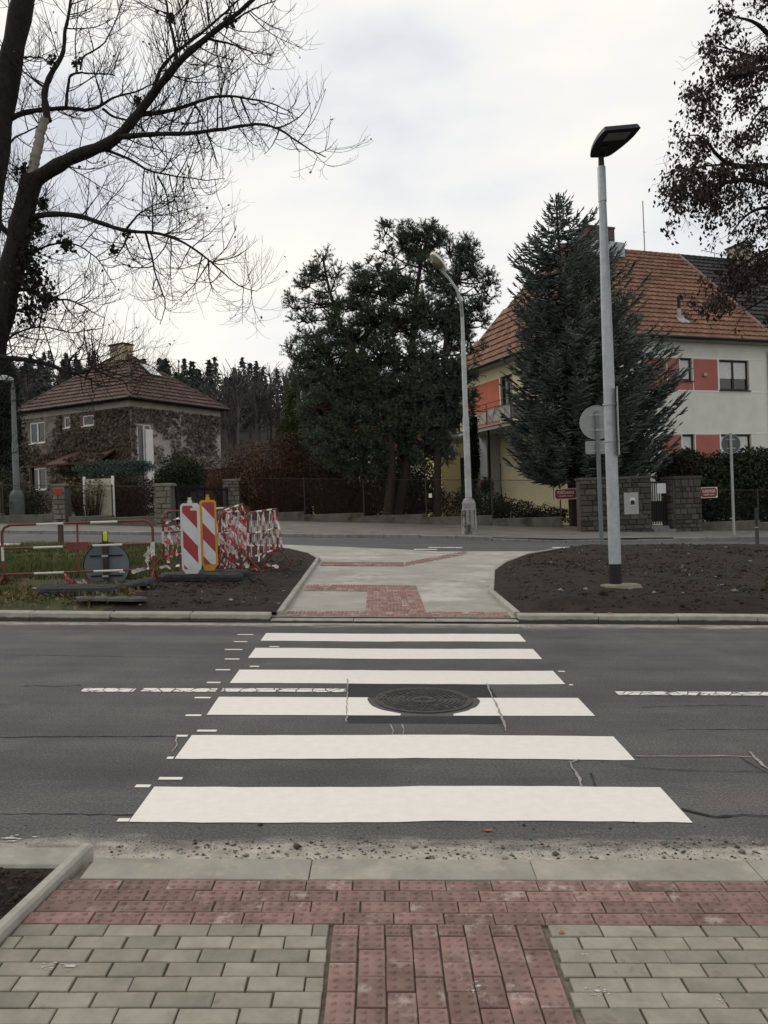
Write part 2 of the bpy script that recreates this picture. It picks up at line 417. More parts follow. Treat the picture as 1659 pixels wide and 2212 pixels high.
crack([zb(985, 615), zb(1150, 640), zb(1330, 650), zb(1650, 655)], .004, m_crackd)
crack([zb(528, 300), zb(560, 372), zb(590, 440), zb(607, 490)], .009)
crack([gp(751, 1468), gp(750, 1500), gp(748, 1560)], .006)
crack([gp(843, 1566), gp(850, 1580), gp(847, 1588)], .006); crack([gp(868, 1566), gp(873, 1578), gp(870, 1588)], .006)
crack([gp(383, 1592), gp(380, 1612), gp(372, 1625)], .006)
for yy, x0, x1, w in ((520, -60, 720, .008), (838, -60, 560, .006), (190, -40, 700, .005), (310, 100, 330, .01)):
    crack([gp(x * .5291, 1316.7 + (yy + random.uniform(-4, 4)) * .5291) for x in np.linspace(x0, x1, 5)], w, m_crackd, .003)
for yy, x0, x1 in ((390, 1150, 1650), (480, 1250, 1659), (110, 760, 940)):
    crack([zb(x, yy + random.uniform(-6, 6)) for x in np.linspace(x0, x1, 4)], .005, m_crackd, .003)
m_spill = M('plaster_spill', (.45, .44, .42), .3, 20, .9, .5, 90)
def blob(parent, u, v, rx_, ry_, z, mt, name, h=.004):
    root = blob1(parent, u, v, rx_ * .38, ry_ * .42, z, mt, name, h)
    for k in range(13):
        a, d, s = random.uniform(0, 6.28), random.random() ** .6, random.uniform(.06, .2)
        blob1(root, u + math.cos(a) * d * rx_ * 1.3, v + math.sin(a) * d * ry_ * 1.5, rx_ * s, ry_ * s * 1.3, z, mt, 'fleck', min(h, .002))
def blob1(parent, u, v, rx_, ry_, z, mt, name, h=.004):
    n = 14; pts = [(u + math.cos(k * 2 * math.pi / n) * rx_ * random.uniform(.55, 1.15), v + math.sin(k * 2 * math.pi / n) * ry_ * random.uniform(.55, 1.15)) for k in range(n)]
    inn = [(u + (x - u) * .5, v + (y - v) * .5) for x, y in pts]
    mb = MB().add([(x, y, z) for x, y in pts] + [(x, y, z + h) for x, y in inn], [(k, (k + 1) % n, n + (k + 1) % n, n + k) for k in range(n)] + [tuple(range(n, 2 * n))])
    return mb.build(name, mt, parent)
for x, y, a, b in ((600, 1860, .05, .025), (20, 1812, .10, .03), (2270, 0, 0, 0)):
    if a: u, v = gp(x, y); blob(road, u, v, a, b, .004, m_spill, 'plaster_spill')
u, v = gp(660 * .979 / 1.8228 + 768, (2400 + 72 * .979) / 1.8228); blob(road, u, v, .1, .05, .004, m_spill, 'plaster_spill', .03)

# --- near pavement
WN = .03
pav = struct('pavement', MB().quad((-2.05, -3, WN), (6, -3, WN), (6, 3.86, WN), (-1.31, 3.86, WN)), m_bed)
def paver_mesh(lx, ly, mt, studs, h=.014, ribs=0):
    mb = MB(); mb.box(-lx / 2, lx / 2, -ly / 2, ly / 2, 0, h, 0, .003)
    if studs:
        nx, ny = (4, 2) if lx > ly else (2, 4)
        for i in range(nx):
            for j in range(ny):
                cx, cy = (i + .5) / nx * lx - lx / 2, (j + .5) / ny * ly - ly / 2; n = 6
                lo = [(cx + .0138 * math.cos(k * math.pi / 3), cy + .0138 * math.sin(k * math.pi / 3), h - .0005) for k in range(n)]
                hi = [(cx + .007 * math.cos(k * math.pi / 3), cy + .007 * math.sin(k * math.pi / 3), h + .0065) for k in range(n)]
                mb.add(lo + hi, [(k, (k + 1) % n, n + (k + 1) % n, n + k) for k in range(n)] + [tuple(range(n, 2 * n))])
    for i in range(ribs):
        cx = (i + .5) / ribs * lx - lx / 2; w = lx / ribs * .25
        mb.add([(cx - w, -ly / 2 + .004, h - .0005), (cx + w, -ly / 2 + .004, h - .0005), (cx + w, ly / 2 - .004, h - .0005), (cx - w, ly / 2 - .004, h - .0005),
                (cx - w * .5, -ly / 2 + .01, h + .006), (cx + w * .5, -ly / 2 + .01, h + .006), (cx + w * .5, ly / 2 - .01, h + .006), (cx - w * .5, ly / 2 - .01, h + .006)],
               [(0, 1, 5, 4), (1, 2, 6, 5), (2, 3, 7, 6), (3, 0, 4, 7), (4, 5, 6, 7)])
    return mb.mesh('paver', mt)
def place(name, me, parent, x, y, z, j=.0018, tilt=.008):
    o = ob(name, me, parent, (x + random.uniform(-j, j), y + random.uniform(-j, j), z + random.uniform(-.0016, .0016)))
    o.rotation_euler = (random.uniform(-tilt, tilt), random.uniform(-tilt * .5, tilt * .5), random.uniform(-.012, .012))
    return o
_cache = {}
def pv(lx, ly, mt, studs=False, ribs=0):
    k = (round(lx, 3), round(ly, 3), mt.name, studs, ribs)
    if k not in _cache: _cache[k] = paver_mesh(lx, ly, mt, studs, ribs=ribs)
    return _cache[k]
PW = .2
def xl(y): return -1.322 - .111 * (3.95 - y)            # inner edge of the edging
C0, C1 = -.165, .655                                   # red signal strip
for r in range(4):                                     # red warning rows along the kerb
    y = 3.653 - (r + .5) * .092; off = (-1.245, -1.31, -1.21, -1.275)[r]
    x = xl(y) + .006; first = True
    while x < 2.6:
        nx = off + PW if first else x + PW
        if first: nx = off + (.2 if off + .0 > x + .05 else .3) - .05
        place('red_tactile_paver', pv(nx - x - .005, .0875, m_rpave, True), pav, (x + nx) / 2, y, WN, .003)
        x = nx; first = False
for r in range(12):                                    # grey courses either side of the strip
    y = 3.285 - (r + .5) * .0885
    for a, b, s in ((xl(y) + .008, C0 - .012, -1), (C1 + .012, 2.5, 1)):
        off = ((r * .5 + (.07 if s > 0 else .33)) % 1) * PW
        if s < 0: xs = [b - off - k * PW for k in range(12)]; xs = [b] + xs
        else: xs = [a] + [a + off + k * PW for k in range(14)]
        xs = sorted(set(round(q, 4) for q in xs if a - 1e-6 <= q <= b + 1e-6)); xs = ([a] if s < 0 else []) + xs
        xs = sorted(set(xs))
        for x0, x1 in zip(xs, xs[1:]):
            if x1 - x0 < .03: continue
            if y < 2.4 and abs(x0) > 1.6: continue
            place('grey_paver', pv(x1 - x0 - random.choice((.005, .007, .010)), random.choice((.0815, .083)), m_gpave), pav, (x0 + x1) / 2, y, WN)
for c in range(8):                                     # red signal strip
    x = C0 + (c + .5) * (C1 - C0) / 8; y = 3.285; first = True
    while y > 2.25:
        L = ((.175 if c % 2 else .085) if first else .178)
        place('red_tactile_paver', pv((C1 - C0) / 8 - .006, L - .006, m_rpave, True), pav, x, y - L / 2, WN); y -= L; first = False
# the rest of the walk behind the camera, too far below the frame to tell pieces apart
mb = MB(); y = 2.22
for r in range(50):
    yy = y - (r + .5) * .0885; x = -1.29 + (r % 2) * .1
    while x < 5.8:
        mb.box(x, x + .189, yy - .039, yy + .039, WN, WN + .014); x += .2
for r in range(12):
    yy = 3.285 - (r + .5) * .0885; x = 2.52 + (r % 2) * .1
    while x < 5.8:
        mb.box(x, x + .189, yy - .039, yy + .039, WN, WN + .014); x += .2
o = mb.build('grey_paver_field', m_gpave, pav); o['kind'] = 'stuff'
# flush kerb along the crossing
for x0 in np.arange(-1.29, 5.5, 1.0):
    place('dropped_kerb_stone', pv(.9965, .20, m_kerb_sand), pav, x0 + .5, 3.757, WN + .002, .001, .002)
for x, y, a, b in ((150, 2087, .07, .02), (95, 2088, .04, .015), (1260, 2062, .025, .012), (1290, 2140, .035, .02), (1555, 2160, .02, .015), (1035, 2130, .03, .018), (1022, 2140, .02, .012)):
    u, v = gp(x, y, .045); blob(pav, u, v, a, b, WN + .0162, m_spill, 'plaster_spill', .001)

# --- far kerbs, beds and path
def dirt_shade_kerb():
    mt, t, b = nodes_of('dirty_shaded_kerb'); v, rnd = coords(t); tcn = t.nodes.new('ShaderNodeTexCoord')
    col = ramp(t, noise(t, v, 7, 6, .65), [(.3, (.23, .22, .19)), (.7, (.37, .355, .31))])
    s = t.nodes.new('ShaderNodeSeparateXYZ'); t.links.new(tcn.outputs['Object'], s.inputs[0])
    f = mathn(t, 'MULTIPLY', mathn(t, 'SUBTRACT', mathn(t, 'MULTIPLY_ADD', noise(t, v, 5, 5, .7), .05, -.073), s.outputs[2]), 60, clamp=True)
    col = mixc(t, mathn(t, 'MULTIPLY', f, .92), col, (.022, .021, .02))       # road dirt and the front's shade, both painted into the lower face
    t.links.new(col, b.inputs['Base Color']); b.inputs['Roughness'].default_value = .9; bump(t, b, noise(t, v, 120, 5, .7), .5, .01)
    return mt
m_kerb_dirt_shade = dirt_shade_kerb()
def kerb_mesh(L, d=.2, h=.24, mt=None):
    mb = MB(); mb.box(-L / 2, L / 2, -d / 2, d / 2, -h, 0, 0, .012); return mb.mesh('kerb_stone', mt or m_kerb)
k1 = kerb_mesh(.99, mt=m_kerb_dirt_shade); k1n = kerb_mesh(.99)
kl = struct('kerb', MB().box(-60, -1.42, 10.79, 10.83, -.08, .02), m_bed)
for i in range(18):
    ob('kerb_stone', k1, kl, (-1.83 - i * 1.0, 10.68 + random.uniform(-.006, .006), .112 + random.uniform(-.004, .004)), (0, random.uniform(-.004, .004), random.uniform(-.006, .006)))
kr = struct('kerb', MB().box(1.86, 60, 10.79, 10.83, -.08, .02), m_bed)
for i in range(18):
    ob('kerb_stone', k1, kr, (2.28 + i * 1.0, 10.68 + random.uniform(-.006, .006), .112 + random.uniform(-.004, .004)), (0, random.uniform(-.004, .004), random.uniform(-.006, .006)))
kn = struct('kerb', MB().box(-40, -1.42, 3.5, 3.70, -.08, .05), m_soil)
for i in range(7): ob('kerb_stone', k1n, kn, (-1.88 - i * 1.0, 3.86, .055), (0, 0, 0))
# edging between the near bed and the walk
edge_near = struct('kerb_edging', MB().box(-1.62, -1.58, 1.2, 1.25, -.1, .0), m_soil)
em = kerb_mesh(.90, .058, .2)
EDG = math.atan2(.9, .10)
for i, y in enumerate((3.50, 2.59, 1.68)):
    ob('edging_stone', em, edge_near, (-1.352 - .111 * (3.95 - y), y, .082 - .006 * i), (0, 0, EDG + rad(.6 if i == 1 else 0)))

far_poly = [(-1.36, 10.76), (-1.22, 18.35), (-1.5, 19.6), (-2.4, 21.4), (-14, 21.4), (-14, 22.6), (-2.4, 22.7), (-1.0, 22.1), (.4, 21.5), (1.5, 20.8), (4.0, 21.0),
            (6.0, 22.6), (14, 23.4), (14, 22.3), (6.6, 22.0), (4.6, 21.5), (3.4, 19.6), (2.6, 17.6), (2.15, 16), (1.95, 14.6), (1.72, 13), (1.74, 12.2), (1.86, 10.76)]
m_farp = M('sanded_paving', (.31, .298, .268), .2, 1.3, .93, .5, 60, stains=((.44, .42, .38), .9, .52))
mb = MB(); mb.add([(x, y, .05) for x, y in far_poly], [tuple(range(len(far_poly)))])
fpath = struct('footpath', mb, m_farp)
for i in range(3): place('dropped_kerb_stone', pv(1.03, .20, m_kerb), fpath, -.81 + i * 1.037, 10.67, .022, .001, .002)
rt = pv(.094, .19, m_rpave2, ribs=2)
for c in range(29):
    for r in range(2): place('red_ribbed_paver', rt, fpath, -1.13 + c * .1, 10.89 + r * .2, .042)
for c in range(8):
    for r in range(14): place('red_ribbed_paver', rt, fpath, -.10 + c * .1, 11.32 + r * .2, .042)
for c in range(10):
    for r in range(4): place('red_ribbed_paver', rt, fpath, -1.10 + c * .1, 13.32 + r * .2, .042)
mb = MB()
for c in range(17):
    for r in range(4):
        x, y = -1.1 + c * .1, 17.2 + r * .2
        mb.box(x - .047, x + .047, y - .095, y + .095, .042, .06); mb.box(x - .03, x - .012, y - .09, y + .09, .0605, .064); mb.box(x + .012, x + .03, y - .09, y + .09, .0605, .064)
for k in range(14):
    for r in range(4):
        x, y = .62 + k * .11 + r * .02, 17.4 + k * .2 + r * .2
        mb.box(x - .05, x + .05, y - .095, y + .095, .042, .058)
o = mb.build('far_red_pavers', m_rpave2, fpath); o['kind'] = 'stuff'
# edging stones of the beds
def edging(pts, name, w=.06):
    root = struct(name, MB().box(0, .01, 0, .01, -.3, -.28), m_bed)
    pts = [Vector((x, y, 0)) for x, y in pts]
    for a, b in zip(pts, pts[1:]):
        L = (b - a).length; n = max(1, round(L / 1.0)); ang = math.atan2(b.y - a.y, b.x - a.x)
        me = kerb_mesh(L / n - .008, .08, .2)
        for i in range(n):
            p = a.lerp(b, (i + .5) / n); ob('edging_stone', me, root, (p.x, p.y, .115 + random.uniform(-.004, .004)), (0, 0, ang + random.uniform(-.006, .006)))
edging([(-1.24, 10.82), (-1.27, 18.35), (-1.55, 19.6), (-2.1, 20.8), (-2.75, 21.4)], 'kerb_edging')
edging([(1.80, 10.84), (1.78, 12.2), (1.76, 13), (1.99, 14.6), (2.19, 16), (2.64, 17.6), (3.44, 19.6), (4.62, 21.4)], 'kerb_edging')
right_bed = [(1.80, 10.80), (1.80, 12.2), (1.79, 13), (2.02, 14.6), (2.22, 16), (2.68, 17.6), (3.47, 19.6), (4.62, 21.3), (7, 21.9), (14, 22.2), (14, 10.80)]
V, Q = hpatch(right_bed, .07, .10, .035, .13, 3)
o = ob('soil_bed', npmesh('soil_bed', V, Q, m_soil, True)); o.matrix_world = R4; o['kind'] = 'structure'
left_bed = [(-1.29, 10.80), (-1.31, 18.35), (-1.6, 19.6), (-2.4, 21.3), (-14, 21.3), (-14, 10.80)]
def left_h(): return hpatch(left_bed, .07, .10, .035, .06, 11)
V, Q = left_h(); LBV = V
# soil on the right of a wandering line, grassy earth on the left of it
cx_, cy_ = V[Q].mean(1)[:, 0], V[Q].mean(1)[:, 1]
lim = -3.35 + .9 * (vnoise(cx_, cy_, 4, 3, .6) - .5) * 2 - .10 * (cy_ - 11)
o = ob('verge', npmesh('verge', V, Q, [m_verge, m_soil], True, (cx_ > lim).astype(int))); o.matrix_world = R4; o['kind'] = 'structure'
near_bed = [(-1.40, 3.73), (-2.0, -2), (-6, -2), (-6, 3.73)]
V, Q = hpatch(near_bed, .05, .045, .03, .03, 21)
o = ob('soil_bed', npmesh('near_bed', V, Q, m_soil, True)); o.matrix_world = R4; o['kind'] = 'structure'
# far street, its kerb and walk
fst = [(-60, 22.2), (-14, 22.4), (-2.4, 22.4), (-1.0, 21.8), (.4, 21.2), (1.5, 20.4), (4.0, 20.7), (6.0, 22.3), (14, 23.2), (60, 26), (60, 30), (14, 26.4), (9, 25.6), (5.5, 24.6), (3.4, 25.2), (2.4, 25.85), (-3.1, 26.4), (-14, 27.6), (-60, 33)]
struct('side_street', MB().add([(x, y, .012) for x, y in fst], [tuple(range(len(fst)))]), m_asph2)
m_walk = M('old_walk', (.15, .145, .13), .3, 1.5, .93, .5, 40, stains=((.2, .14, .12), .5, .6))
walk_far = [(-60, 33.2), (-14, 27.75), (-3.1, 26.55), (2.4, 26.0), (3.5, 25.35), (5.5, 24.8), (9, 25.75), (14, 26.55), (60, 30.2), (60, 36), (14, 33), (7, 33), (-4, 37), (-8, 33), (-14, 33), (-60, 40)]
struct('far_pavement', MB().add([(x, y, .10) for x, y in walk_far], [tuple(range(len(walk_far)))]), m_walk)
kf = struct('kerb', MB().box(0, .01, 0, .01, -.3, -.28), m_bed)
line = [(-24, 28.85), (-14, 27.68), (-3.1, 26.48), (2.4, 25.93), (3.45, 25.28), (5.5, 24.72), (9, 25.68), (14, 26.48), (22, 27)]
for (x0, y0), (x1, y1) in zip(line, line[1:]):
    L = math.hypot(x1 - x0, y1 - y0); n = max(1, round(L / 1.1)); me = kerb_mesh(L / n - .015, .2, .24, m_kerb_old)
    low = 3 < (x0 + x1) / 2 < 8
    for i in range(n):
        f = (i + .5) / n
        ob('kerb_stone', me, kf, (x0 + f * (x1 - x0), y0 + f * (y1 - y0), (.115 if not low else .06) + random.uniform(-.012, .012)), (random.uniform(-.02, .02), random.uniform(-.008, .008), math.atan2(y1 - y0, x1 - x0)))
# worn give-way dashes across the side street
for x, y, L in ((888, 1192, .9), (919, 1188, .6), (962, 1184, .9), (1225, 1184, .8), (1300, 1182, .6)):
    u, v = gp(x, y); MB().quad((u - L / 2, v - .12, .017), (u + L / 2, v - .12, .017), (u + L / 2, v + .12, .017), (u - L / 2, v + .12, .017)).build('give_way_dash', m_paint_old, bpy.data.objects['side_street'])

# ================================================================== houses
def leafy(key, c, island=.45, rough=.75, obj_var=.1, c2=None):
    return mat(key, c, .3, 2.0, rough, 0, island=island, obj_var=obj_var, spec=.2, c2=c2)
m_white = mat('white_render', (.60, .60, .545), .10, 1.2, .92, .35, 90, bdist=.004)
m_cream = mat('cream_render', (.56, .50, .33), .10, 1.2, .92, .35, 90)
m_pinkp = mat('pink_paint', (.36, .125, .105), .10, 2, .9, .3, 90)
m_orangep = mat('orange_paint', (.42, .125, .075), .10, 2, .9, .3, 90)
m_trim = mat('white_trim', (.70, .70, .68), .08, 3, .8, .1, 60)
m_dkwood = mat('dark_wood', (.022, .016, .012), .3, 12, .6, .3, 40)
m_tile = mat('orange_tile', (.188, .097, .064), .38, 1.1, .85, .4, 60, island=.24, obj_var=.2, stains=((.13, .06, .037), 1.6, .56))
m_tileb = mat('brown_tile', (.086, .053, .041), .4, 1.1, .85, .4, 60, island=.24, obj_var=.2, stains=((.055, .032, .026), 1.2, .55))
m_tiled = mat('dark_tile', (.032, .030, .031), .35, 1.1, .8, .4, 60, island=.22, obj_var=.18)
m_deck = mat('roof_batten', (.05, .03, .02), .3, 3, .9, .3, 40)
m_metal_dk = mat('dark_metal', (.025, .023, .022), .3, 10, .5, .2, 60, metal=.6)
m_rust = mat('rust_metal', (.055, .028, .02), .4, 12, .7, .3, 60)
m_grey_r = mat('grey_render', (.33, .33, .31), .12, 1.5, .92, .3, 80)
m_curtain = mat('curtain', (.55, .55, .54), .15, 8, .9, 0)
m_brick = None
def glass_mat():
    mt, t, b = nodes_of('window_glass'); b.inputs['Base Color'].default_value = (.02, .022, .025, 1)
    b.inputs['Roughness'].default_value = .06; b.inputs['Specular IOR Level'].default_value = .6
    return mt
m_glass = glass_mat()
def brick_mat(name, c1, c2, mortar):
    mt, t, b = nodes_of(name); v, _ = coords(t, False)
    mpn = t.nodes.new('ShaderNodeMapping'); mpn.inputs['Rotation'].default_value = (rad(90), 0, 0); t.links.new(v, mpn.inputs['Vector'])
    bt = t.nodes.new('ShaderNodeTexBrick'); bt.inputs['Scale'].default_value = 1
    bt.inputs['Brick Width'].default_value = .26; bt.inputs['Row Height'].default_value = .08; bt.inputs['Mortar Size'].default_value = .009
    bt.inputs['Color1'].default_value = (*c1, 1); bt.inputs['Color2'].default_value = (*c2, 1); bt.inputs['Mortar'].default_value = (*mortar, 1)
    t.links.new(mpn.outputs[0], bt.inputs['Vector'])
    t.links.new(mixc(t, .7, bt.outputs['Color'], ramp(t, noise(t, v, 5, 5), [(.3, (.6, .6, .6)), (.7, (1.3, 1.3, 1.3))]), 'MULTIPLY'), b.inputs['Base Color'])
    b.inputs['Roughness'].default_value = .9; bump(t, b, bt.outputs['Fac'], -.6, .01)
    return mt
m_brick = brick_mat('chimney_brick', (.10, .045, .035), (.075, .035, .03), (.10, .09, .08))
m_brickw = brick_mat('pale_brick', (.36, .33, .27), (.30, .27, .22), (.16, .14, .12))

def wall_grid(mb, W, Ht, holes, org, ax, nrm_, z0=0, depth=.18, mi=0, x0=0.0):
    """front skin of a wall with openings and their reveals; ax along, nrm_ outward"""
    xs = sorted({x0, W, *[h[0] for h in holes], *[h[1] for h in holes]}); zs = sorted({z0, Ht, *[h[2] for h in holes], *[h[3] for h in holes]})
    P = lambda x, z, d=0: (org[0] + ax[0] * x - nrm_[0] * d, org[1] + ax[1] * x - nrm_[1] * d, z)
    for xa, xb in zip(xs, xs[1:]):
        for za, zb_ in zip(zs, zs[1:]):
            cx, cz = (xa + xb) / 2, (za + zb_) / 2
            if any(h[0] < cx < h[1] and h[2] < cz < h[3] for h in holes): continue
            mb.quad(P(xa, za), P(xb, za), P(xb, zb_), P(xa, zb_), mi)
    for a, b, c, d in holes:
        for q in (((a, c), (a, d)), ((b, d), (b, c)), ((a, d), (b, d)), ((b, c), (a, c))):
            (xa, za), (xb, zb_) = q
            mb.quad(P(xa, za), P(xb, zb_), P(xb, zb_, depth), P(xa, za, depth), mi)
    return mb
def window(parent, org, ax, nr, a, b, c, d, mframe, mull=1, depth=.14, fw=.07, curtain=None, sill=None, rows=0):
    """window > frame mesh, pane, sill, curtain; frame set back in the reveal"""
    wd, ht = b - a, d - c
    ang = math.atan2(ax[1], ax[0])
    flip = 1 if (-math.sin(ang) * nr[0] + math.cos(ang) * nr[1]) < 0 else -1      # outward = local -y
    o = MB()
    loc = Vector((org[0] + ax[0] * (a if flip > 0 else b) - nr[0] * depth, org[1] + ax[1] * (a if flip > 0 else b) - nr[1] * depth, c))
    rotz = ang if flip > 0 else ang + math.pi
    o.box(0, fw, -.05, .03, 0, ht); o.box(wd - fw, wd, -.05, .03, 0, ht); o.box(fw, wd - fw, -.05, .03, 0, fw); o.box(fw, wd - fw, -.05, .03, ht - fw, ht)
    for i in range(mull):
        x = wd * (i + 1) / (mull + 1); o.box(x - fw * .6, x + fw * .6, -.055, .03, fw, ht - fw)
    for i in range(rows):
        z = ht * (i + 1) / (rows + 1); o.box(fw, wd - fw, -.045, .03, z - .025, z + .025)
    w = o.build('window', mframe, parent, loc=loc, rot=(0, 0, rotz))
    n = mull + 1
    for i in range(n):
        x0, x1 = wd * i / n + (fw if i == 0 else fw * .6), wd * (i + 1) / n - (fw if i == n - 1 else fw * .6)
        MB().box(x0, x1, -.012, -.004, fw, ht - fw).build('pane', m_glass, w)
    if curtain:
        mb = MB(); k = 24; z0, z1 = fw + (ht - 2 * fw) * (1 - curtain), ht - fw
        for i in range(k):
            xa, xb = fw + (wd - 2 * fw) * i / k, fw + (wd - 2 * fw) * (i + 1) / k
            ya, yb = -.018 - .006 * (i % 2), -.018 - .006 * ((i + 1) % 2)
            mb.quad((xa, ya, z0), (xb, yb, z0), (xb, yb, z1), (xa, ya, z1))
        mb.build('curtain', m_curtain, w)
    if sill: MB().box(-.05, wd + .05, -depth - .08, -.05, -.045, -.003, 0, .008).build('sill', sill, w)
    return w
def tile_mesh(mt, w=.3, L=.48):
    mb = MB(); n = 4; prof = [0, .028, .036, .012, 0]; xs = [-w / 2 + w * i / n for i in range(n + 1)]
    t = .07                                                  # nose lifted above the course below
    up = [(x, L / 2, .012 + p * .5) for x, p in zip(xs, prof)]; lo = [(x, -L / 2, t + p) for x, p in zip(xs, prof)]
    lob = [(x, -L / 2, t + p - .055) for x, p in zip(xs, prof)]; k = n + 1
    mb.add(lo + up + lob, [(i, i + 1, k + i + 1, k + i) for i in range(n)] + [(2 * k + i, 2 * k + i + 1, i + 1, i) for i in range(n)] + [(0, k, 2 * k), (n, 2 * k + n, k + n)])
    return mb.mesh('roof_tile', mt)
def tiled_face(parent, corners, mt, seen=None, keep=300, tw=.3, tl=.42):
    """roof face polygon (eave start first, eave end second), courses of tiles; the nearest in view are objects"""
    C = [Vector(c) for c in corners]; e = (C[1] - C[0]).normalized(); nn = None
    nn = e.cross(C[2] - C[0]).normalized()
    if nn.z < 0: nn = -nn
    s = nn.cross(e).normalized()
    if s.z < 0: s = -s
    poly = [((c - C[0]).dot(e), (c - C[0]).dot(s)) for c in C]
    deck = MB().add([c - nn * .015 for c in C], [tuple(range(len(C)))]).build('roof_deck', m_deck, parent)
    Mx = Matrix((e, s, nn)).transposed().to_4x4()
    top = max(p[1] for p in poly); x0, x1 = min(p[0] for p in poly), max(p[0] for p in poly)
    pos = []
    rows = int(top / tl) + 1
    for r in range(rows):
        y = (r + .5) * tl - .06
        n = int((x1 - x0) / tw) + 2
        for c in range(-1, n):
            x = x0 + (c + .5) * tw
            if inpoly(np.array([x]), np.array([min(max(y, .02), top - .02)]), poly)[0]: pos.append((x, y))
    return deck, C[0], e, s, nn, Mx, pos
def lay(house, faces, mt, keep=300):
    """objects for the tiles seen largest, one joined piece for the rest"""
    tm = tile_mesh(mt); cams = G(0, 0, H); allp = []
    mw = house.matrix_world if house.parent is None else house.matrix_world
    mw = Matrix.Translation(house.location) @ house.rotation_euler.to_matrix().to_4x4()
    for f, (deck, o0, e, s, nn, Mx, pos, vis) in enumerate(faces):
        for x, y in pos:
            p = o0 + e * x + s * y; d = (mw @ p - cams).length
            allp.append((d if vis(x, y) else d + 1000, f, x, y))
    allp.sort(); rest = {}
    vs, fs = np.array([v.co for v in tm.vertices]), [tuple(p.vertices) for p in tm.polygons]
    for k, (d, f, x, y) in enumerate(allp):
        deck, o0, e, s, nn, Mx, pos, vis = faces[f]
        jx, jz, jr = random.uniform(-.006, .006), random.uniform(-.004, .005), random.uniform(-.012, .012)
        p = o0 + e * (x + jx) + s * y + nn * jz
        if k < keep:
            o = ob('roof_tile', tm, deck); o.matrix_local = Matrix.Translation(p) @ Mx @ Matrix.Rotation(jr, 4, 'Z')
        else:
            mb = rest.setdefault(f, MB()); Rm = Mx.to_3x3()
            mb.add([p + Rm @ Vector(q) for q in vs.tolist()], fs)
    for f, mb in rest.items():
        o = mb.build('remaining_tiles', mt, faces[f][0]); o['kind'] = 'stuff'
def ridge_caps(parent, a, b, mt, r=.11, L=.38):
    a, b = Vector(a), Vector(b); n = max(1, int((b - a).length / L)); mb = MB()
    for i in range(n):
        p, q = a.lerp(b, i / n), a.lerp(b, (i + 1.12) / n)
        mb.tube([p, q], [r * 1.08, r * .9], 8)
    return mb.build('ridge_cap_row', mt, parent)

# ---------------------------------------------- right house (cream and white, orange tiles)
TH = rad(20.55); HR = Vector((8.058, 34.759, .7))
hr = thing('house', 'two storey white and cream house with orange tiled roof behind the spruce', 'house', HR, TH)
LX, DY, EV, RH = 10.8, 12.4, 8.03, 5.72               # party line, depth, eave height, rise
wl = MB()
AX, NF = (1, 0), (0, -1)
fh = [(5.74, 6.40, 6.32, 7.33), (7.90, 9.58, 5.95, 7.31), (5.74, 6.40, 2.75, 3.97), (7.87, 9.58, 2.6, 3.97), (3.0, 3.9, 6.1, 7.31), (1.4, 2.6, 5.95, 7.31), (2.0, 3.2, 2.6, 3.97)]
wall_grid(wl, LX, EV, fh, (0, .5), AX, NF, -1.2, x0=.5)
wl.quad((LX, .5, -1.2), (LX, DY - .5, -1.2), (LX, DY - .5, EV), (LX, .5, EV))
wl.build('front_wall', m_white, hr)
lh = [(6.03, 7.2, 5.05, 7.42), (7.45, 9.1, .9, 3.2), (2.2, 3.4, 5.9, 7.3)]
w2 = MB(); wall_grid(w2, DY - .5, EV, [(a, b, c, d) for a, b, c, d in lh], (.5, 0), (0, 1), (-1, 0), -1.2, x0=.5)
w2.quad((.5, DY - .5, -1.2), (LX, DY - .5, -1.2), (LX, DY - .5, EV), (.5, DY - .5, EV))
w2.build('side_wall', m_cream, hr)
# painted fields with white bands round them
pan = lambda x0, x1, z0, z1: MB().box(x0, x1, .492, .505, z0, z1).build('pink_panel', m_pinkp, hr)
for x0, x1, z0, z1 in ((5.06, 5.70, 5.92, 7.30), (5.70, 6.42, 5.92, 6.27), (6.46, 7.80, 5.92, 7.30), (6.46, 7.78, 2.2, 3.95), (4.6, 5.66, 2.2, 3.95), (3.94, 5.02, 5.92, 7.30)): pan(x0, x1, z0, z1)
tb = lambda x0, x1, z0, z1: MB().box(x0, x1, .486, .507, z0, z1).build('trim_band', m_trim, hr)
for x0, x1, z0, z1 in ((3.0, LX, 7.335, 7.375), (3.0, LX, 5.86, 5.915), (3.0, LX, 3.985, 4.02), (5.02, 5.055, 5.92, 7.33), (5.70, 5.738, 6.30, 7.33), (6.42, 6.455, 5.92, 7.33), (7.80, 7.86, 5.92, 7.33), (9.62, 9.66, 5.92, 7.33),
                       (6.405, 6.455, 2.2, 3.98), (7.785, 7.85, 2.2, 3.98), (5.68, 5.735, 2.2, 3.98), (9.62, 9.66, 2.2, 3.98)): tb(x0, x1, z0, z1)
for i, (a, b, c, d) in enumerate(fh):
    window(hr, (0, .5), AX, NF, a, b, c, d, m_dkwood, 0 if b - a < .8 else 1, .15, .085, .97 if i in (0, 2) else .62, m_dkwood)
MB().box(6.95, 7.13, .40, .49, 6.55, 6.68, 0, .01).build('vent_box', mat('vent_plastic', (.40, .31, .17), .1, 4, .6, 0), hr)
MB().box(.488, .506, 7.3, 11.0, 5.0, 7.38).build('orange_panel', m_orangep, hr)
MB().box(.482, .512, 7.22, 7.29, 5.0, 7.42).build('trim_band', m_trim, hr)
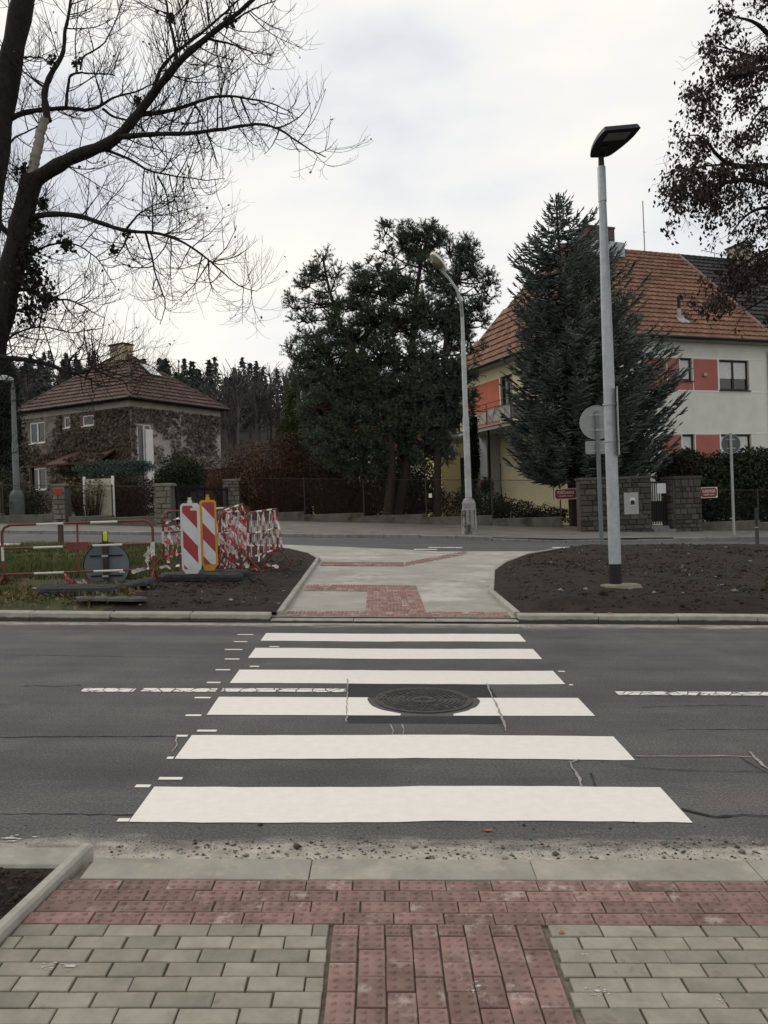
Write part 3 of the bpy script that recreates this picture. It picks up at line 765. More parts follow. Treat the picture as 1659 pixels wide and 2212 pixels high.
# balcony door, side windows
window(hr, (.5, 0), (0, 1), (-1, 0), 6.03, 7.2, 5.05, 7.42, m_dkwood, 1, .15, .09)
window(hr, (.5, 0), (0, 1), (-1, 0), 7.45, 9.1, .9, 3.2, m_dkwood, 2, .15, .09, .5)
window(hr, (.5, 0), (0, 1), (-1, 0), 2.2, 3.4, 5.9, 7.3, m_dkwood, 1, .15, .09, .6)
# balcony on a porch with a dark post
BX = -1.35
bal = MB().box(BX, .482, 3.0, 8.3, 4.62, 4.78, 0, .02); bal.box(BX - .05, .482, 2.95, 8.35, 4.785, 4.83)
balo = bal.build('balcony', m_grey_r, hr)
post_pts = [(BX + .05, y) for y in (3.05, 5.35, 8.2)] + [(.40, 3.05)]
rl = MB()
for x, y in post_pts: rl.tube([(x, y, 4.83), (x, y, 5.85)], .022, 6)
for z in (5.85, 5.62): rl.tube([(.44, 3.05, z), (BX + .05, 3.05, z), (BX + .05, 8.2, z), (.44, 8.2, z)], .018, 6)
rl.tube([(BX + .05, 3.05, 4.95), (BX + .05, 8.2, 4.95)], .014, 6); rl.tube([(.44, 3.05, 4.95), (BX + .05, 3.05, 4.95)], .014, 6)
for y0, y1 in ((3.05, 5.3), (5.4, 8.2)):
    for f0, f1, z0, z1 in ((0, .25, 4.95, 5.4), (.25, .25, 5.4, 4.95), (.25, .45, 5.4, 5.62), (.25, .0, 5.4, 5.62), (.35, .7, 4.95, 5.4), (.7, .62, 5.4, 5.62), (.7, 1, 5.4, 5.0), (.7, .78, 5.4, 4.95), (.45, .7, 5.62, 5.4), (1, .78, 5.4, 4.95)):
        rl.tube([(BX + .05, y0 + (y1 - y0) * f0, z0), (BX + .05, y0 + (y1 - y0) * f1, z1)], .009, 5)
rl.build('railing', m_rust, balo)
scm = mat('balcony_screen', (.38, .36, .35), .15, 3, .8, .2, 30)
MB().box(BX + .09, BX + .105, 3.1, 5.3, 4.95, 5.58).build('railing_screen', scm, balo); MB().box(BX + .09, BX + .105, 5.45, 8.1, 4.95, 5.5).build('railing_screen', scm, balo)
MB().box(BX + .1, .3, 3.095, 3.11, 4.95, 5.58).build('railing_screen', scm, balo)
MB().box(BX + .04, BX + .16, 5.3, 5.42, -.9, 4.62).build('porch_post', m_dkwood, hr)
MB().box(-.2, .48, 7.5, 8.3, -.9, 4.62).build('porch_pier', mat('porch_white', (.44, .45, .45), .1, 2, .9, .2, 60), hr)
MB().box(-.212, -.195, 7.55, 8.25, 2.0, 2.4).build('house_number_plate', mat('plate_red', (.28, .03, .02), .1, 4, .5, 0), hr)
MB().box(BX, .48, 2.9, 8.4, -1.2, .75, 0, .03).build('porch_base', m_grey_r, hr)
for k in range(4): MB().box(BX - .28 * (k + 1), BX - .28 * k - .003, 5.6, 7.2, -1.2, .55 - .17 * k).build('porch_step', m_kerb_old, hr)
# wing beyond the porch, its yellow wall facing the crossing
wg = MB(); wg.box(-2.05, .5, 8.9, 12.4, -1.2, 4.55)
m_yel = mat('yellow_render', (.60, .50, .26), .08, 1.5, .9, .3, 70)
wg.build('wing', m_yel, hr)
MB().box(-2.25, .48, 8.7, 12.6, 4.553, 4.70, 0, .03).build('wing_roof', m_kerb_old, hr)
window(hr, (-1.0, 8.9), (1, 0), (0, -1), .0, .75, 1.1, 3.6, m_dkwood, 1, -.03, .08)
MB().box(-2.055, -2.045 + .9, 8.88, 8.897, 1.42, 1.46).build('trim_band', m_trim, hr)
# eaves, gutter
MB().box(0.02, LX, .02, .49, EV - .02, EV + .05).build('soffit', m_grey_r, hr)
MB().box(0.02, .49, .49, DY, EV - .02, EV + .05).build('soffit', m_grey_r, hr)
MB().tube([(-.06, -.07, EV + .08), (LX, -.07, EV + .08)], .075, 8).build('gutter', m_metal_dk, hr)
MB().tube([(-.07, -.06, EV + .08), (-.07, DY, EV + .08)], .075, 8).build('gutter', m_metal_dk, hr)
MB().tube([(LX - .12, -.0, EV + .03), (LX - .1, .42, EV - .35), (LX - .1, .42, -.6)], .05, 8).build('downpipe', m_grey_r, hr)
RY = 6.38; RX0 = 3.6; E0 = EV + .1
A, B_, Cc, Dd_ = (0, 0, E0), (LX, 0, E0), (LX, RY, E0 + RH), (RX0, RY, E0 + RH)
fr_ = tiled_face(hr, [A, B_, Cc, Dd_], m_tile)
fl_ = tiled_face(hr, [(0, DY, E0), A, Dd_, (RX0, RY, E0 + RH)], m_tile)
lay(hr, [(*fr_, lambda x, y: x > 4.4), (*fl_, lambda x, y: y < 3.2 and x < 8)], m_tile)
bk = MB().add([(0, DY, E0), (LX, DY, E0), (LX, RY, E0 + RH), (RX0, RY, E0 + RH)], [(0, 1, 2, 3)]).build('rear_roof', m_tile, hr)
ridge_caps(hr, (RX0, RY, E0 + RH + .03), (LX + .1, RY, E0 + RH + .03), m_tile)
ridge_caps(hr, (0, 0, E0 + .03), (RX0, RY, E0 + RH + .03), m_tile)
m_verge_t = mat('verge_tile', (.20, .13, .11), .4, 2, .9, .3, 50)
vg = MB()
for i in range(22):
    p, q = Vector(B_).lerp(Vector(Cc), i / 22), Vector(B_).lerp(Vector(Cc), (i + 1.05) / 22)
    vg.tube([p + Vector((.02, 0, .04)), q + Vector((.02, 0, .07))], .10, 6)
vg.build('party_verge', m_verge_t, hr)
ch = MB().box(5.0, 6.6, 6.0, 6.9, E0 + RH - .9, E0 + RH + .95); ch.box(4.97, 6.63, 5.97, 6.93, E0 + RH + .953, E0 + RH + 1.05)
cho = ch.build('chimney', m_brick, hr)
MB().box(4.85, 6.85, 5.55, 7.0, E0 + RH - .55, E0 + RH + .18, 0, .05).build('flashing', mat('zinc', (.30, .34, .37), .15, 4, .5, .1, 30, metal=.5), cho)
MB().tube([(8.7, RY, E0 + RH), (8.68, RY, E0 + RH + 2.7)], .028, 6).tube([(8.62, RY, E0 + RH + 1.1), (8.82, RY, E0 + RH + 1.1)], .015, 5).build('aerial_mast', m_grey_r, hr)
vp = MB(); by = 1.15; zb_ = E0 + by * RH / RY
vp.tube([(6.35, by, zb_ - .1), (6.35, by, zb_ + .5)], .085, 8); vpo = vp.build('vent_pipe', m_grey_r, hr)
MB().tube([(6.35, by, zb_ + .503), (6.35, by, zb_ + .85), (6.33, by, zb_ + 1.02), (6.42, by, zb_ + 1.1), (6.52, by, zb_ + 1.03), (6.52, by, zb_ + .92)], .075, 8).build('vent_cowl', m_metal_dk, vpo)
MB().add([(6.1, by - .35, zb_ - .2), (6.75, by - .35, zb_ - .2), (6.6, by + .1, zb_ + .2), (6.2, by + .1, zb_ + .2)], [(0, 1, 2, 3)]).build('flashing', m_grey_r, vpo)

# ---------------------------------------------- neighbouring half with the dark roof
hn = thing('house', 'neighbouring half of the white house under a dark grey tiled roof, at the right edge', 'house', HR, TH)
nw = MB(); nwh = [(12.2, 13.6, 5.95, 7.31), (12.2, 13.6, 2.6, 3.97)]
wall_grid(nw, 20, EV, nwh, (0, .5), AX, NF, -1.4, x0=LX + .01)
nw.quad((20, .5, -1.4), (20, DY - .5, -1.4), (20, DY - .5, EV), (20, .5, EV)); nw.build('wall', m_white, hn)
for a, b, c, d in nwh: window(hn, (0, .5), AX, NF, a, b, c, d, m_dkwood, 1, .15, .085, .6, m_dkwood)
fd = tiled_face(hn, [(LX + .13, 0, E0), (20.5, 0, E0), (20.5, RY, E0 + RH), (LX + .13, RY, E0 + RH)], m_tiled)
lay(hn, [(*fd, lambda x, y: x < 6)], m_tiled)
MB().add([(LX + .13, DY, E0), (20.5, DY, E0), (20.5, RY, E0 + RH), (LX + .13, RY, E0 + RH)], [(0, 1, 2, 3)]).build('rear_roof', m_tiled, hn)
ridge_caps(hn, (LX + .2, RY, E0 + RH + .03), (20.5, RY, E0 + RH + .03), m_tiled)
MB().tube([(LX + .13, -.07, EV + .08), (20.5, -.07, EV + .08)], .075, 8).build('gutter', m_metal_dk, hn)
cn = MB().box(14.4, 15.45, 5.95, 6.8, E0 + RH - .8, E0 + RH + .72)
cno = cn.build('chimney', m_brickw, hn); MB().box(14.33, 15.52, 5.88, 6.87, E0 + RH + .723, E0 + RH + .80).build('chimney_cap', m_metal_dk, cno)
an = MB().tube([(13.2, RY, E0 + RH), (13.2, RY, E0 + RH + .35)], .02, 6).tube([(12.3, RY, E0 + RH + .45), (14.2, RY, E0 + RH + .25)], .018, 5)
for k in range(6): an.tube([(12.5 + k * .3, RY - .25, E0 + RH + .43 - k * .03), (12.5 + k * .3, RY + .25, E0 + RH + .43 - k * .03)], .008, 4)
an.build('television_aerial', m_grey_r, hn)

# creeper on the walls
def creeper(parent, n, f, name, mt, size=(.10, .19)):
    P, N = f(n); k = len(P); s = rng.uniform(*size, k)[:, None]
    a = nrm(rng.normal(size=(k, 3)) * .5 + np.array([0, 0, -1.])); t_ = nrm(np.cross(a, N + rng.normal(size=(k, 3)) * .35)); a2 = nrm(np.cross(t_, N * 1.0) + N * rng.uniform(0, .5, (k, 1)))
    V = np.stack([P - t_ * s * .45, P + a * s * .5 - t_ * 0, P + t_ * s * .45, P - a * s * .55], 1)
    V += N[:, None, :] * rng.uniform(.01, .10, (k, 1, 1)); V[:, 1] += N * s * .35
    o = ob(name, npmesh(name, V.reshape(-1, 3), np.arange(4 * k).reshape(-1, 4), mt), parent); o['kind'] = 'stuff'; return o
# ---------------------------------------------- left house (ivy, brown tiles)
TH2 = rad(59.93); HL = Vector((-13.379, 45.647, 2.0))
hl = thing('house', 'ivy covered house with brown pyramid roof and skylight at the left', 'house', HL, TH2)
m_lwall = mat('drab_render', (.24, .215, .18), .3, .8, .93, .4, 50, stains=((.12, .09, .07), .7, .5))
m_lwall2 = mat('pale_render', (.36, .345, .32), .25, .8, .93, .4, 50)
AL, BL, EL, HH = 8.1, 9.9, 6.25, 3.25
wa = MB(); rh_ = [(.85, 1.95, .4, 5.05)]
wall_grid(wa, AL - .4, EL, rh_, (0, .4), (1, 0), (0, -1), -1, x0=.4); wa.build('gable_wall', m_lwall2, hl)
wb = MB(); lhh = [(7.42, 8.76, 4.45, 5.70), (5.22, 5.74, 5.15, 5.80), (3.27, 4.2, 5.13, 5.74), (7.45, 8.85, 1.7, 3.0)]
wall_grid(wb, BL - .4, EL, lhh, (.4, 0), (0, 1), (-1, 0), -1, x0=.4)
wb.quad((AL - .4, .4, -1), (AL - .4, BL - .4, -1), (AL - .4, BL - .4, EL), (AL - .4, .4, EL)); wb.quad((.4, BL - .4, -1), (AL - .4, BL - .4, -1), (AL - .4, BL - .4, EL), (.4, BL - .4, EL))
wb.build('front_wall', m_lwall, hl)
for a, b, c, d in lhh: window(hl, (.4, 0), (0, 1), (-1, 0), a, b, c, d, m_trim, 1 if b - a > 1 else 0, .10, .085, None, m_trim)
wt = window(hl, (0, .4), (1, 0), (0, -1), .85, 1.95, .4, 5.05, m_trim, 1, .10, .10, None, None, 1)
MB().box(1.42, 1.95, .33, .39, .4, 4.75).build('window_shutter', m_trim, hl)
MB().box(.385, AL - .39, .36, .398, EL - .32, EL + .02).build('cornice', mat('cornice', (.33, .31, .27), .2, 2, .9, .2, 50), hl)
MB().box(.35, .398, .36, BL - .39, EL - .32, EL + .02).build('cornice', mat('cornice', (.3, .3, .3)), hl)
MB().box(.02, AL - .02, .02, BL - .02, EL + .023, EL + .09).build('eaves', m_deck, hl)
MB().tube([(-.05, -.06, EL + .1), (AL + .05, -.06, EL + .1)], .07, 8).build('gutter', m_metal_dk, hl)
MB().tube([(-.06, -.05, EL + .1), (-.06, BL + .05, EL + .1)], .07, 8).build('gutter', m_metal_dk, hl)
z0 = EL + .1; c1, c2 = (AL / 2, BL / 2 - .9, z0 + HH), (AL / 2, BL / 2 + .9, z0 + HH)
f1 = tiled_face(hl, [(0, 0, z0), (AL, 0, z0), c1, c1], m_tileb); f2 = tiled_face(hl, [(0, BL, z0), (0, 0, z0), c1, c2], m_tileb)
lay(hl, [(*f1, lambda x, y: True), (*f2, lambda x, y: x > 3)], m_tileb)
MB().add([(AL, 0, z0), (AL, BL, z0), c2, c1, (0, BL, z0)], [(0, 1, 2, 3), (1, 4, 2)]).build('rear_roof', m_tileb, hl)
for p in ((0, 0, z0), (AL, 0, z0)): ridge_caps(hl, p, c1, m_tileb)
ridge_caps(hl, (0, BL, z0), c2, m_tileb); ridge_caps(hl, c1, c2, m_tileb)
chl = MB().box(AL / 2 - .38, AL / 2 + .38, BL / 2 - .72, BL / 2 + .42, z0 + HH - .6, z0 + HH + .72).build('chimney', mat('chimney_render', (.42, .36, .25), .25, 2, .9, .3, 40), hl)
MB().box(AL / 2 - .45, AL / 2 + .45, BL / 2 - .80, BL / 2 + .50, z0 + HH + .723, z0 + HH + .80).build('chimney_cap', m_deck, chl)
# skylight on the right face
e = Vector((1, 0, 0)); s_ = (Vector(c1) - Vector((AL / 2, 0, z0))).normalized(); n_ = e.cross(s_).normalized()
o0 = Vector((0, 0, z0)) + e * 4.35 + s_ * 3.55 + n_ * .07
MXs = Matrix.Translation(o0) @ Matrix((e, s_, n_)).transposed().to_4x4()
so = MB().box(-.5, .5, -.65, .65, -.06, .05, 0, .02).build('skylight', m_metal_dk, hl); so.matrix_local = MXs
MB().box(-.42, .42, -.57, .57, .052, .06).build('pane', mat('skylight_glass', (.62, .65, .68), .05, 2, .15, 0, spec=.8), so)
# porch roof on the left face
pr = MB().add([(.38, 6.3, 3.75), (.38, 1.5, 3.75), (-1.5, 1.0, 2.95), (-1.5, 6.8, 2.95), (.38, 6.3, 3.65), (.38, 1.5, 3.65), (-1.5, 1.0, 2.85), (-1.5, 6.8, 2.85)], [(0, 1, 2, 3), (7, 6, 5, 4), (0, 3, 7, 4), (1, 5, 6, 2), (2, 6, 7, 3)])
pr.build('porch_roof', mat('porch_tile', (.085, .04, .028), .35, 3, .85, .5, 12), hl)
for y in (1.4, 6.4): MB().box(-1.4, -1.25, y - .08, y + .08, -1, 2.9).build('porch_post', m_dkwood, hl)
def f_porch(n):
    x, y = rng.uniform(-1.5, .38, n), rng.uniform(1.1, 6.7, n); k = vnoise(x + 9, y, 44, 3, .9) > .50; x, y = x[k], y[k]
    return np.stack([x, y, 3.75 - .8 * (.38 - x) / 1.88 + .03], 1), np.tile([-.39, 0, .92], (len(x), 1))
creeper(hl, 2600, f_porch, 'creeper_leaves', mat('creeper_porch', (.065, .043, .03), .3, 1.5, .85, 0, island=.6))
# low brick annex by the right corner
MB().box(5.9, 8.6, -1.6, .3, -1, 2.6).build('annex', mat('annex_brick', (.16, .075, .05), .3, 3, .9, .4, 30), hl)
MB().box(5.7, 8.8, -1.8, .3, 2.603, 2.72).build('annex_roof', m_kerb_old, hl)
def f_left(n):
    y, z = rng.uniform(.4, BL - .4, n), rng.uniform(-.5, EL - .35, n)
    d = vnoise(y, z, 31, 4, .7); k = (d + .25 * (y < 4.5) + rng.uniform(-.2, .2, n)) > .55
    for a, b, c, e_ in lhh: k &= ~((y > a - .12) & (y < b + .12) & (z > c - .15) & (z < e_ + .1))
    y, z = y[k], z[k]; return np.stack([np.full(len(y), .39), y, z], 1), np.tile([-1., 0, 0], (len(y), 1))
def f_right(n):
    x, z = rng.uniform(.4, AL - .4, n), rng.uniform(-.5, EL - .35, n)
    d = vnoise(x, z, 33, 4, .9); k = (d + rng.uniform(-.2, .2, n)) > np.where((x > 1.9) & (x < 3.4) & (z < 4.3), .75, .42 + .0 * z); k &= ~((x > .75) & (x < 2.05) & (z > .3) & (z < 5.1))
    x, z = x[k], z[k]; return np.stack([x, np.full(len(x), .39), z], 1), np.tile([0, -1., 0], (len(x), 1))
creeper(hl, 12000, f_left, 'creeper_leaves', mat('creeper_brown', (.088, .066, .050), .3, 1.5, .85, 0, island=.6))
creeper(hl, 9000, f_right, 'creeper_leaves', mat('creeper_grey', (.10, .085, .072), .3, 1.5, .85, 0, island=.55))
# small far house between the pine stems
hf = thing('house', 'distant red and white house seen between the pine trunks', 'house', Vector(at(905, 1100, 62)), rad(15))
MB().box(-3.5, 2.8, 0, 6, -3, 4.6).build('wall', m_grey_r, hf)
MB().box(-3.55, 1.0, -.02, 6.05, 4.61, 6.6).build('upper_wall', m_orangep, hf)
MB().add([(-3.9, -.5, 6.6), (3.1, -.5, 5.2), (3.1, 6.5, 5.2), (-3.9, 6.5, 6.6), (-.4, 3, 8.6)], [(0, 1, 4), (1, 2, 4), (2, 3, 4), (3, 0, 4)]).build('roof', m_tileb, hf)
for x in (-2.5, -.2, 1.4): MB().box(x, x + .8, -.06, -.01, 2.4, 3.8).build('window', m_glass, hf)

# ================================================================== walls, fences, gates
m_stone = mat('wall_stone', (.062, .057, .048), .35, 6, .92, .6, 40, obj_var=.42)
m_stone_l = mat('pale_wall_stone', (.135, .125, .105), .3, 6, .92, .6, 40, obj_var=.3)
m_mortar = mat('mortar', (.10, .095, .085), .3, 8, .95, .5, 60)
m_plinth = mat('fence_plinth', (.105, .10, .082), .35, 2, .93, .5, 50, stains=((.045, .05, .03), 1.3, .52))
m_iron = mat('black_iron', (.012, .012, .013), .3, 12, .55, .2, 50)
m_fpost = mat('fence_post', (.05, .038, .03), .4, 12, .7, .3, 60)
def stone_mesh(mt, seed):
    r = random.Random(seed); j = lambda a: r.uniform(-a, a)
    back = [(-.5, .5, -.5), (.5, .5, -.5), (.5, .5, .5), (-.5, .5, .5)]
    mid = [(x + j(.02), -.25, z + j(.03)) for x, z in ((-.5, -.5), (.5, -.5), (.5, .5), (-.5, .5))]
    fr = [(x * .86 + j(.04), -.5 + j(.08), z * .82 + j(.05)) for x, z in ((-.5, -.5), (.5, -.5), (.5, .5), (-.5, .5))]
    fs = [(8, 9, 10, 11)]
    for i in range(4):
        k = (i + 1) % 4; fs += [(i, k, 4 + k, 4 + i), (4 + i, 4 + k, 8 + k, 8 + i)]
    return MB().add(back + mid + fr, fs).mesh('stone', mt)
def stone_face(parent, x0, x1, z0, z1, y, mt_meshes, seed, axis='x', fixed=0, rowh=(.13, .24), wid=(.16, .42), skip=None):
    """coursed rubble on the face at local y (facing -y) or, axis 'y', on the face at local x=fixed (facing -x)"""
    r = random.Random(seed); z = z0
    while z < z1 - .05:
        h = min(r.uniform(*rowh), z1 - z); h = z1 - z if z1 - z - h < .09 else h; x = x0
        while x < x1 - .04:
            w = min(r.uniform(*wid), x1 - x); w = x1 - x if x1 - x - w < .1 else w
            cx, cz = x + w / 2, z + h / 2
            if not (skip and skip(cx, cz)):
                me = r.choice(mt_meshes); d = .09
                if axis == 'x': o = ob('stone', me, parent, (cx, y, cz), None, (w - .018, d, h - .018))
                else: o = ob('stone', me, parent, (fixed, cx, cz), (0, 0, rad(-90)), (w - .018, d, h - .018))
            x += w
        z += h
sm_d = [stone_mesh(m_stone, i) for i in range(5)]; sm_l = [stone_mesh(m_stone_l, 20 + i) for i in range(5)]
def along(p0, p1):
    a, b = G(*p0), G(*p1); return a, math.atan2(b.y - a.y, b.x - a.x), math.hypot(b.x - a.x, b.y - a.y)
# wall by the garden gate
P, an_, LN = along((6.85, 28.5, .1), (9.30, 28.7, .1))
sw = thing('stone_wall', 'dark rubble stone wall with a grey meter box, left of the garden gate', 'wall', P, an_)
MB().box(0, LN, 0, .38, -.25, 1.72).build('wall_core', m_mortar, sw)
MB().box(-.04, LN + .03, -.07, .42, 1.723, 1.80, 0, .015).build('coping', m_stone, sw)
stone_face(sw, 0, LN, -.15, 1.72, -.02, sm_d, 3, skip=lambda x, z: 1.48 < x < 2.02 and .5 < z < 1.3)
bx = MB().box(1.50, 2.0, -.07, .1, .52, 1.26, 0, .01).build('meter_box', mat('meter_box_grey', (.30, .31, .31), .08, 4, .6, .1, 40), sw)
MB().box(1.70, 1.88, -.078, -.071, .82, 1.08).build('notice', mat('notice_white', (.6, .6, .6), .1, 20, .8, 0), bx)
MB().add([(1.715, -.081, .84), (1.865, -.081, .84), (1.865, -.081, .96), (1.83, -.081, 1.0), (1.80, -.081, .97), (1.77, -.081, 1.02), (1.715, -.081, .95)], [(0, 1, 2, 3, 4, 5, 6)]).build('notice_picture', m_iron, bx)
P, an_, LN = along((10.12, 28.75, .1), (11.15, 29.1, .1))
pl = thing('stone_pillar', 'broad dark stone gate pillar beside the hedge, right of the garden gate', 'pillar', P, an_)
MB().box(0, LN, 0, .6, -.3, 1.78).build('pillar_core', m_mortar, pl)
MB().box(-.05, LN + .05, -.08, .66, 1.783, 1.88, 0, .02).build('coping', m_stone, pl)
stone_face(pl, 0, LN, -.2, 1.78, -.02, sm_d, 8); stone_face(pl, .05, .6, -.2, 1.78, 0, sm_d, 9, 'y', -.02)
P, an_, LN = along((9.34, 28.95, .1), (10.10, 29.05, .1))
gt = thing('garden_gate', 'black barred garden gate with a white paper notice, between the stone walls', 'gate', P, an_)
for x in (.03, LN - .03): MB().box(x - .03, x + .03, -.03, .03, .2, 1.72).build('gate_stile', m_iron, gt)
for z in (.34, 1.66, 1.0): MB().box(.062, LN - .062, -.02, .02, z - .025, z + .025).build('gate_rail', m_iron, gt)
for i in range(8):
    x = .10 + i * (LN - .2) / 7; MB().box(x - .014, x + .014, -.045, -.022, .24, 1.70).build('gate_bar', m_iron, gt)
MB().box(.06, LN - .06, .023, .035, .35, 1.0).build('gate_panel', m_iron, gt)
MB().box(.26, .58, -.052, -.048, 1.28, 1.62).build('paper_notice', mat('paper', (.62, .63, .68), .05, 10, .9, 0), gt)
for k in range(2): MB().box(-.02, LN + .02, -.34 + .25 * k, -.1 + .25 * k, -.2, .06 + .11 * k).build('gate_step', m_kerb_old, gt)

def chain_fence(name, label, p0, p1, h=1.45, step=2.2, plinth=.28, slot=None, mesh=True, seed=1):
    P, an_, LN = along((*p0, .1), (*p1, .1)); zb0, zb1 = G(*p0, .1).z, G(*p1, .1).z
    t = thing(name, label, 'fence', P, an_); n = max(1, round(LN / step)); gz = lambda x: (zb1 - zb0) * x / LN
    for i in range(n):
        x0, x1 = LN * i / n, LN * (i + 1) / n; zt = gz((x0 + x1) / 2) + plinth + .05
        MB().box(x0 + .004, x1 - .004, 0, .22, gz(x1) - .3, zt, 0, .02).build('plinth_block', m_plinth, t)
    for i in range(n + 1):
        x = min(max(LN * i / n, .04), LN - .04); z = gz(x)
        MB().tube([(x, .1, z + plinth - .1), (x, .1, z + plinth + h)], .028, 6).build('fence_post', m_fpost, t)
    MB().tube([(0, .1, gz(0) + plinth + h - .06), (LN, .1, gz(LN) + plinth + h - .06)], .012, 5).build('top_wire', m_fpost, t)
    if mesh:
        seg = []; s = .085
        for k in range(int((LN + h) / s)):
            for d in (1, -1):
                x0 = k * s - (h if d > 0 else 0); a0, b0 = x0, x0 + h
                za, zb__ = (0, h - .08) if d > 0 else (h - .08, 0)
                if a0 < 0: za += (-a0) * d; a0 = 0
                if b0 > LN: zb__ -= (b0 - LN) * d; b0 = LN
                if b0 - a0 < .05: continue
                seg.append([(a0, .1, gz(a0) + plinth + .03 + za), (b0, .1, gz(b0) + plinth + .03 + zb__)])
        seg = np.array(seg); V, Q = btubes(seg, np.full(seg.shape[:2], .0022), 3)
        o = ob('wire_mesh', npmesh('wire_mesh', V, Q, m_fpost), t); o['kind'] = 'stuff'
    return t, LN
fc, _ = chain_fence('mesh_fence', 'wire mesh fence on a low concrete plinth in front of the pines and porch', (-5.4, 35.5), (6.75, 31.0), 1.5, 2.6)
fc2, _ = chain_fence('mesh_fence', 'wire mesh fence with hedge behind, at the right edge beyond the stone pillar', (11.25, 29.4), (20, 30.6), 1.2, 2.2)
MB().box(7.9, 8.02, .02, .06, .62, .78).build('number_tag', m_trim, fc)
# left side: stone pillars, gate, hedge fence
def pillar(label, x, y, w, h, px0=None, seed=1, rot=0):
    t = thing('stone_pillar', label, 'pillar', G(x, y, .08), rot)
    MB().box(-w / 2, w / 2, 0, w, -.3, h).build('pillar_core', m_mortar, t); MB().box(-w / 2 - .06, w / 2 + .06, -.08, w + .06, h + .003, h + .1, 0, .02).build('coping', m_stone_l, t)
    stone_face(t, -w / 2, w / 2, -.2, h, -.02, sm_l, seed); stone_face(t, 0, w, -.2, h, 0, sm_l, seed + 1, 'y', -w / 2 - .02)
    return t
pillar('pale stone gate pillar left of the dark driveway gate, behind the striped beacons', -7.5, 30.0, .55, 1.45, seed=31)
pillar('pale stone gate pillar right of the dark driveway gate, next to the brown thicket', -6.0, 35.4, .62, 1.62, seed=41)
p3 = pillar('narrow stone pillar with a red number plate, left of the pale garage door', -11.6, 31.2, .42, 1.4, seed=51)
MB().box(-.14, .14, -.10, -.085, 1.1, 1.32).build('number_plate', mat('plate_red', (.28, .03, .02), .1, 4, .5, 0), p3)
pillar('weathered stone pillar at the left edge behind the lamp post', -14.4, 31.6, .5, 1.45, seed=61)
P, an_, LN = along((-7.2, 30.6, .08), (-6.15, 35.2, .08))
dg = thing('driveway_gate', 'dark iron driveway gate with upright bars between two pale stone pillars', 'gate', P, an_)
for x in (.05, LN / 2 - .04, LN / 2 + .04, LN - .05): MB().box(x - .03, x + .03, -.03, .03, .05, 1.5).build('gate_stile', m_iron, dg)
for z in (.2, 1.4): MB().box(.09, LN - .09, -.024, .024, z - .03, z + .03).build('gate_rail', m_iron, dg)
for i in range(30):
    x = .16 + i * (LN - .3) / 29; MB().box(x - .012, x + .012, -.045, -.026, .1, 1.52).build('gate_bar', m_iron, dg)
chain_fence('mesh_fence', 'low fence on a plinth before the dark brown hedge of the ivy house', (-11.3, 31.2), (-7.85, 30.2), 1.2, 1.7, seed=4)
chain_fence('mesh_fence', 'mesh fence on a plinth at the far left behind the grey lamp post', (-20, 32.6), (-11.9, 31.3), 1.2, 2.2, seed=5)
# pale garage door behind the pillar
gd = thing('garage_door', 'pale cream garden door half hidden by branches beside the number plate pillar', 'door', G(-11.0, 32.3, .05), rad(-4))
for i in range(5): MB().box(-.02 + i * .205, .18 + i * .205, 0, .05, .1, 1.7, 0, .008).build('door_board', mat('cream_board', (.42, .41, .32), .2, 4, .8, .2, 40), gd)
MB().box(-.1, -.025, -.03, .08, 0, 1.8).build('door_frame', m_trim, gd); MB().box(1.01, 1.085, -.03, .08, 0, 1.8).build('door_frame', m_trim, gd)

# ================================================================== street name signs
def text_mesh(body, size, mt, ext=.002):
    cu = bpy.data.curves.new('lettering', 'FONT'); cu.body = body; cu.size = size; cu.align_x = 'CENTER'; cu.align_y = 'CENTER'; cu.extrude = ext; cu.offset = size * .012
    o = bpy.data.objects.new('tmp', cu); COL.objects.link(o); dg_ = bpy.context.evaluated_depsgraph_get(); dg_.update()
    me = bpy.data.meshes.new_from_object(o.evaluated_get(dg_)); bpy.data.objects.remove(o); me.materials.clear(); me.materials.append(mt); return me
m_sred = mat('sign_red', (.19, .024, .02), .1, 5, .45, 0); m_swhite = mat('sign_white', (.62, .60, .56), .08, 6, .5, 0)
def rrect(w, h, r, notch=False):
    p = []
    for cx, cy, a in ((w / 2 - r, h / 2 - r, 0), (-w / 2 + r, h / 2 - r, 90), (-w / 2 + r, -h / 2 + r, 180), (w / 2 - r, -h / 2 + r, 270)):
        for k in range(5):
            th = rad(a + k * 22.5)
            if notch:
                X, Y = (w / 2 if cx > 0 else -w / 2), (h / 2 if cy > 0 else -h / 2); th2 = rad(a + 270 - k * 22.5) if False else rad(a - 90 - k * 22.5 + 0)
                p.append((X + r * math.cos(rad(a + 270 - 22.5 * k)), Y + r * math.sin(rad(a + 270 - 22.5 * k))))
            else: p.append((cx + r * math.cos(th), cy + r * math.sin(th)))
    return p
def upright(poly, y0, y1, mb=None, mi=0):
    """polygon in the x-z plane given thickness along y"""
    mb = mb or MB(); n = len(poly); vs = [(x, y0, z) for x, z in poly] + [(x, y1, z) for x, z in poly]
    mb.add(vs, [tuple(range(n)), tuple(range(2 * n - 1, n - 1, -1))] + [(i, n + i, n + (i + 1) % n, (i + 1) % n) for i in range(n)], mi); return mb
